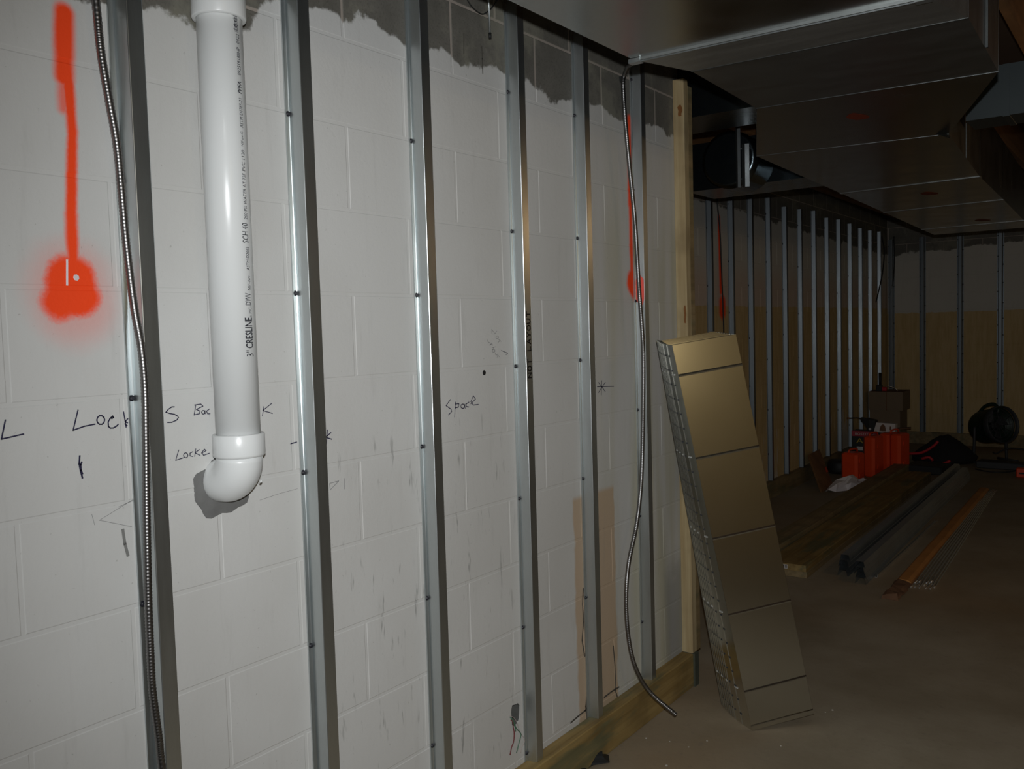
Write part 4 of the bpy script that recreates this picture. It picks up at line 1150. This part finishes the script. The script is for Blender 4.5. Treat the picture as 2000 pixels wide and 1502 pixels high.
# drum fan
fp = at(1934, 832, 'y', 10.2)
fn = thing('drum_fan', 'dark green drum fan on a metal stand by the back wall', 'fan', (fp.x, fp.y, 0))
ax = Vector((.72, -.62, .18)).normalized(); Rf = .172
part(MB().lathe(fp, ax, [(Rf*.55, -.15), (Rf*.86, -.14), (Rf*.97, -.09), (Rf, 0), (Rf, .10), (Rf*1.06, .105), (Rf*1.06, .125), (Rf*.96, .125), (Rf*.93, .02)], 36, True, True), 'drum', M['green'], fn)
g1, g2 = ax.cross(Vector((0, 0, 1))).normalized(), None; g2 = ax.cross(g1)
m = MB()
for rr_ in (.25, .5, .75, .93):
    m.tube([fp+ax*.122+Rf*rr_*(math.cos(2*math.pi*k/24)*g1+math.sin(2*math.pi*k/24)*g2) for k in range(25)], .003, 5)
for k in range(12):
    t_ = 2*math.pi*k/12; m.tube([fp+ax*.124+.02*(math.cos(t_)*g1+math.sin(t_)*g2), fp+ax*.122+Rf*.97*(math.cos(t_)*g1+math.sin(t_)*g2)], .0025, 5)
part(m, 'grille', M['dgrey'], fn)
part(MB().lathe(fp+ax*.03, ax, [(.04, 0), (.045, .03), (.03, .05)], 16), 'hub', M['rubber'], fn)
m = MB()
for k in range(4):
    t_ = 2*math.pi*k/4+.4; u = math.cos(t_)*g1+math.sin(t_)*g2; v = u.cross(ax)
    m.loft([[fp+ax*.045+u*.04+v*.02+ax*.01, fp+ax*.045+u*.04-v*.02-ax*.01], [fp+ax*.045+u*.17+v*.075+ax*.02, fp+ax*.045+u*.17-v*.045-ax*.025]], False, False, True)
part(m, 'blades', M['dgrey'], fn)
hd = [fp+Vector((-.11, .06, .13)), fp+Vector((-.05, .03, .20)), fp+Vector((.03, 0, .225)), fp+Vector((.075, -.03, .185)), fp+Vector((.07, -.04, .135))]
part(MB().tube(spline(hd, .02), .018, 8), 'handle', M['green'], fn)
for sg in (-1, 1):
    part(MB().tube(spline([fp+g1*sg*(Rf+.012)-ax*.0, fp+g1*sg*(Rf+.02)+Vector((0, 0, -.20)), Vector((fp.x+g1.x*sg*.20-.06*sg*0, fp.y+g1.y*sg*.20, .016))], .03), .014, 8), 'stand_leg', M['dgrey'], fn)
    e = Vector((fp.x+g1.x*sg*.20, fp.y+g1.y*sg*.20, .016)); ah = Vector((ax.x, ax.y, 0)).normalized()
    part(MB().tube([e-ah*.12, e+ah*.15], .014, 8), 'stand_foot', M['dgrey'], fn)
fr_ = at(1966, 822, 'y', 10.05)
part(MB().lathe(fp+ax*.127, ax, [(Rf*1.07, 0), (Rf*1.10, .004), (Rf*1.10, .055), (Rf*1.06, .06), (Rf*1.05, .01)], 36, True, False), 'front_ring', M['dgrey'], fn, None, 'lighter grey rim')
# low dark toolbox slab + cord, orange battery
p = at(1955, 914, 'z', 0)
sl = thing('flat_crate', 'low dark slab on the floor in front of the drum fan', 'crate', (p.x, p.y, 0))
part(MB().rbox((p.x+.16, p.y-.04, .036), (.36, -.03, 0), (.01, .09, 0), (0, 0, .034), .01), 'shell', M['dgrey'], sl)
P_ = [at(x, y, 'z', .01) for x, y in ((1915, 900), (1940, 888), (1960, 880), (1985, 878), (2010, 884))]
P_ = [at(1905, 916, 'z', .008), at(1930, 921, 'z', .008), at(1965, 922, 'z', .008), at(2010, 915, 'z', .008)]
tag(MB().tube(spline(P_, .03), .006, 6).build('power_cord', M['rubber']), 'black power cord curving over the floor by the low slab', 'cord')
P_ = [at(x, y, 'y', 10.3) for x, y in ((1945, 886), (1965, 877), (1985, 876), (2012, 882))]
P_ = [Vector((P_[0].x-.03, 10.3, .09))]+P_+[Vector((P_[-1].x+.3, 10.3, .012))]
tag(MB().tube(spline(P_, .03), .008, 6).build('power_cord', M['rubber']), 'black cord arching up behind the low slab by the fan', 'cord')
p = at(1996, 934, 'z', 0)
bt = thing('battery_pack', 'small orange and black battery block at the right edge of view', 'battery', (p.x, p.y, 0))
part(MB().rbox((p.x+.005, p.y+.06, .045), (.055, 0, 0), (0, .05, 0), (0, 0, .043), .01), 'shell', M['orange'], bt)
part(MB().box((p.x-.025, p.y+.006, .035), (p.x+.05, p.y+.0095, .050)), 'slot', M['rubber'], bt)
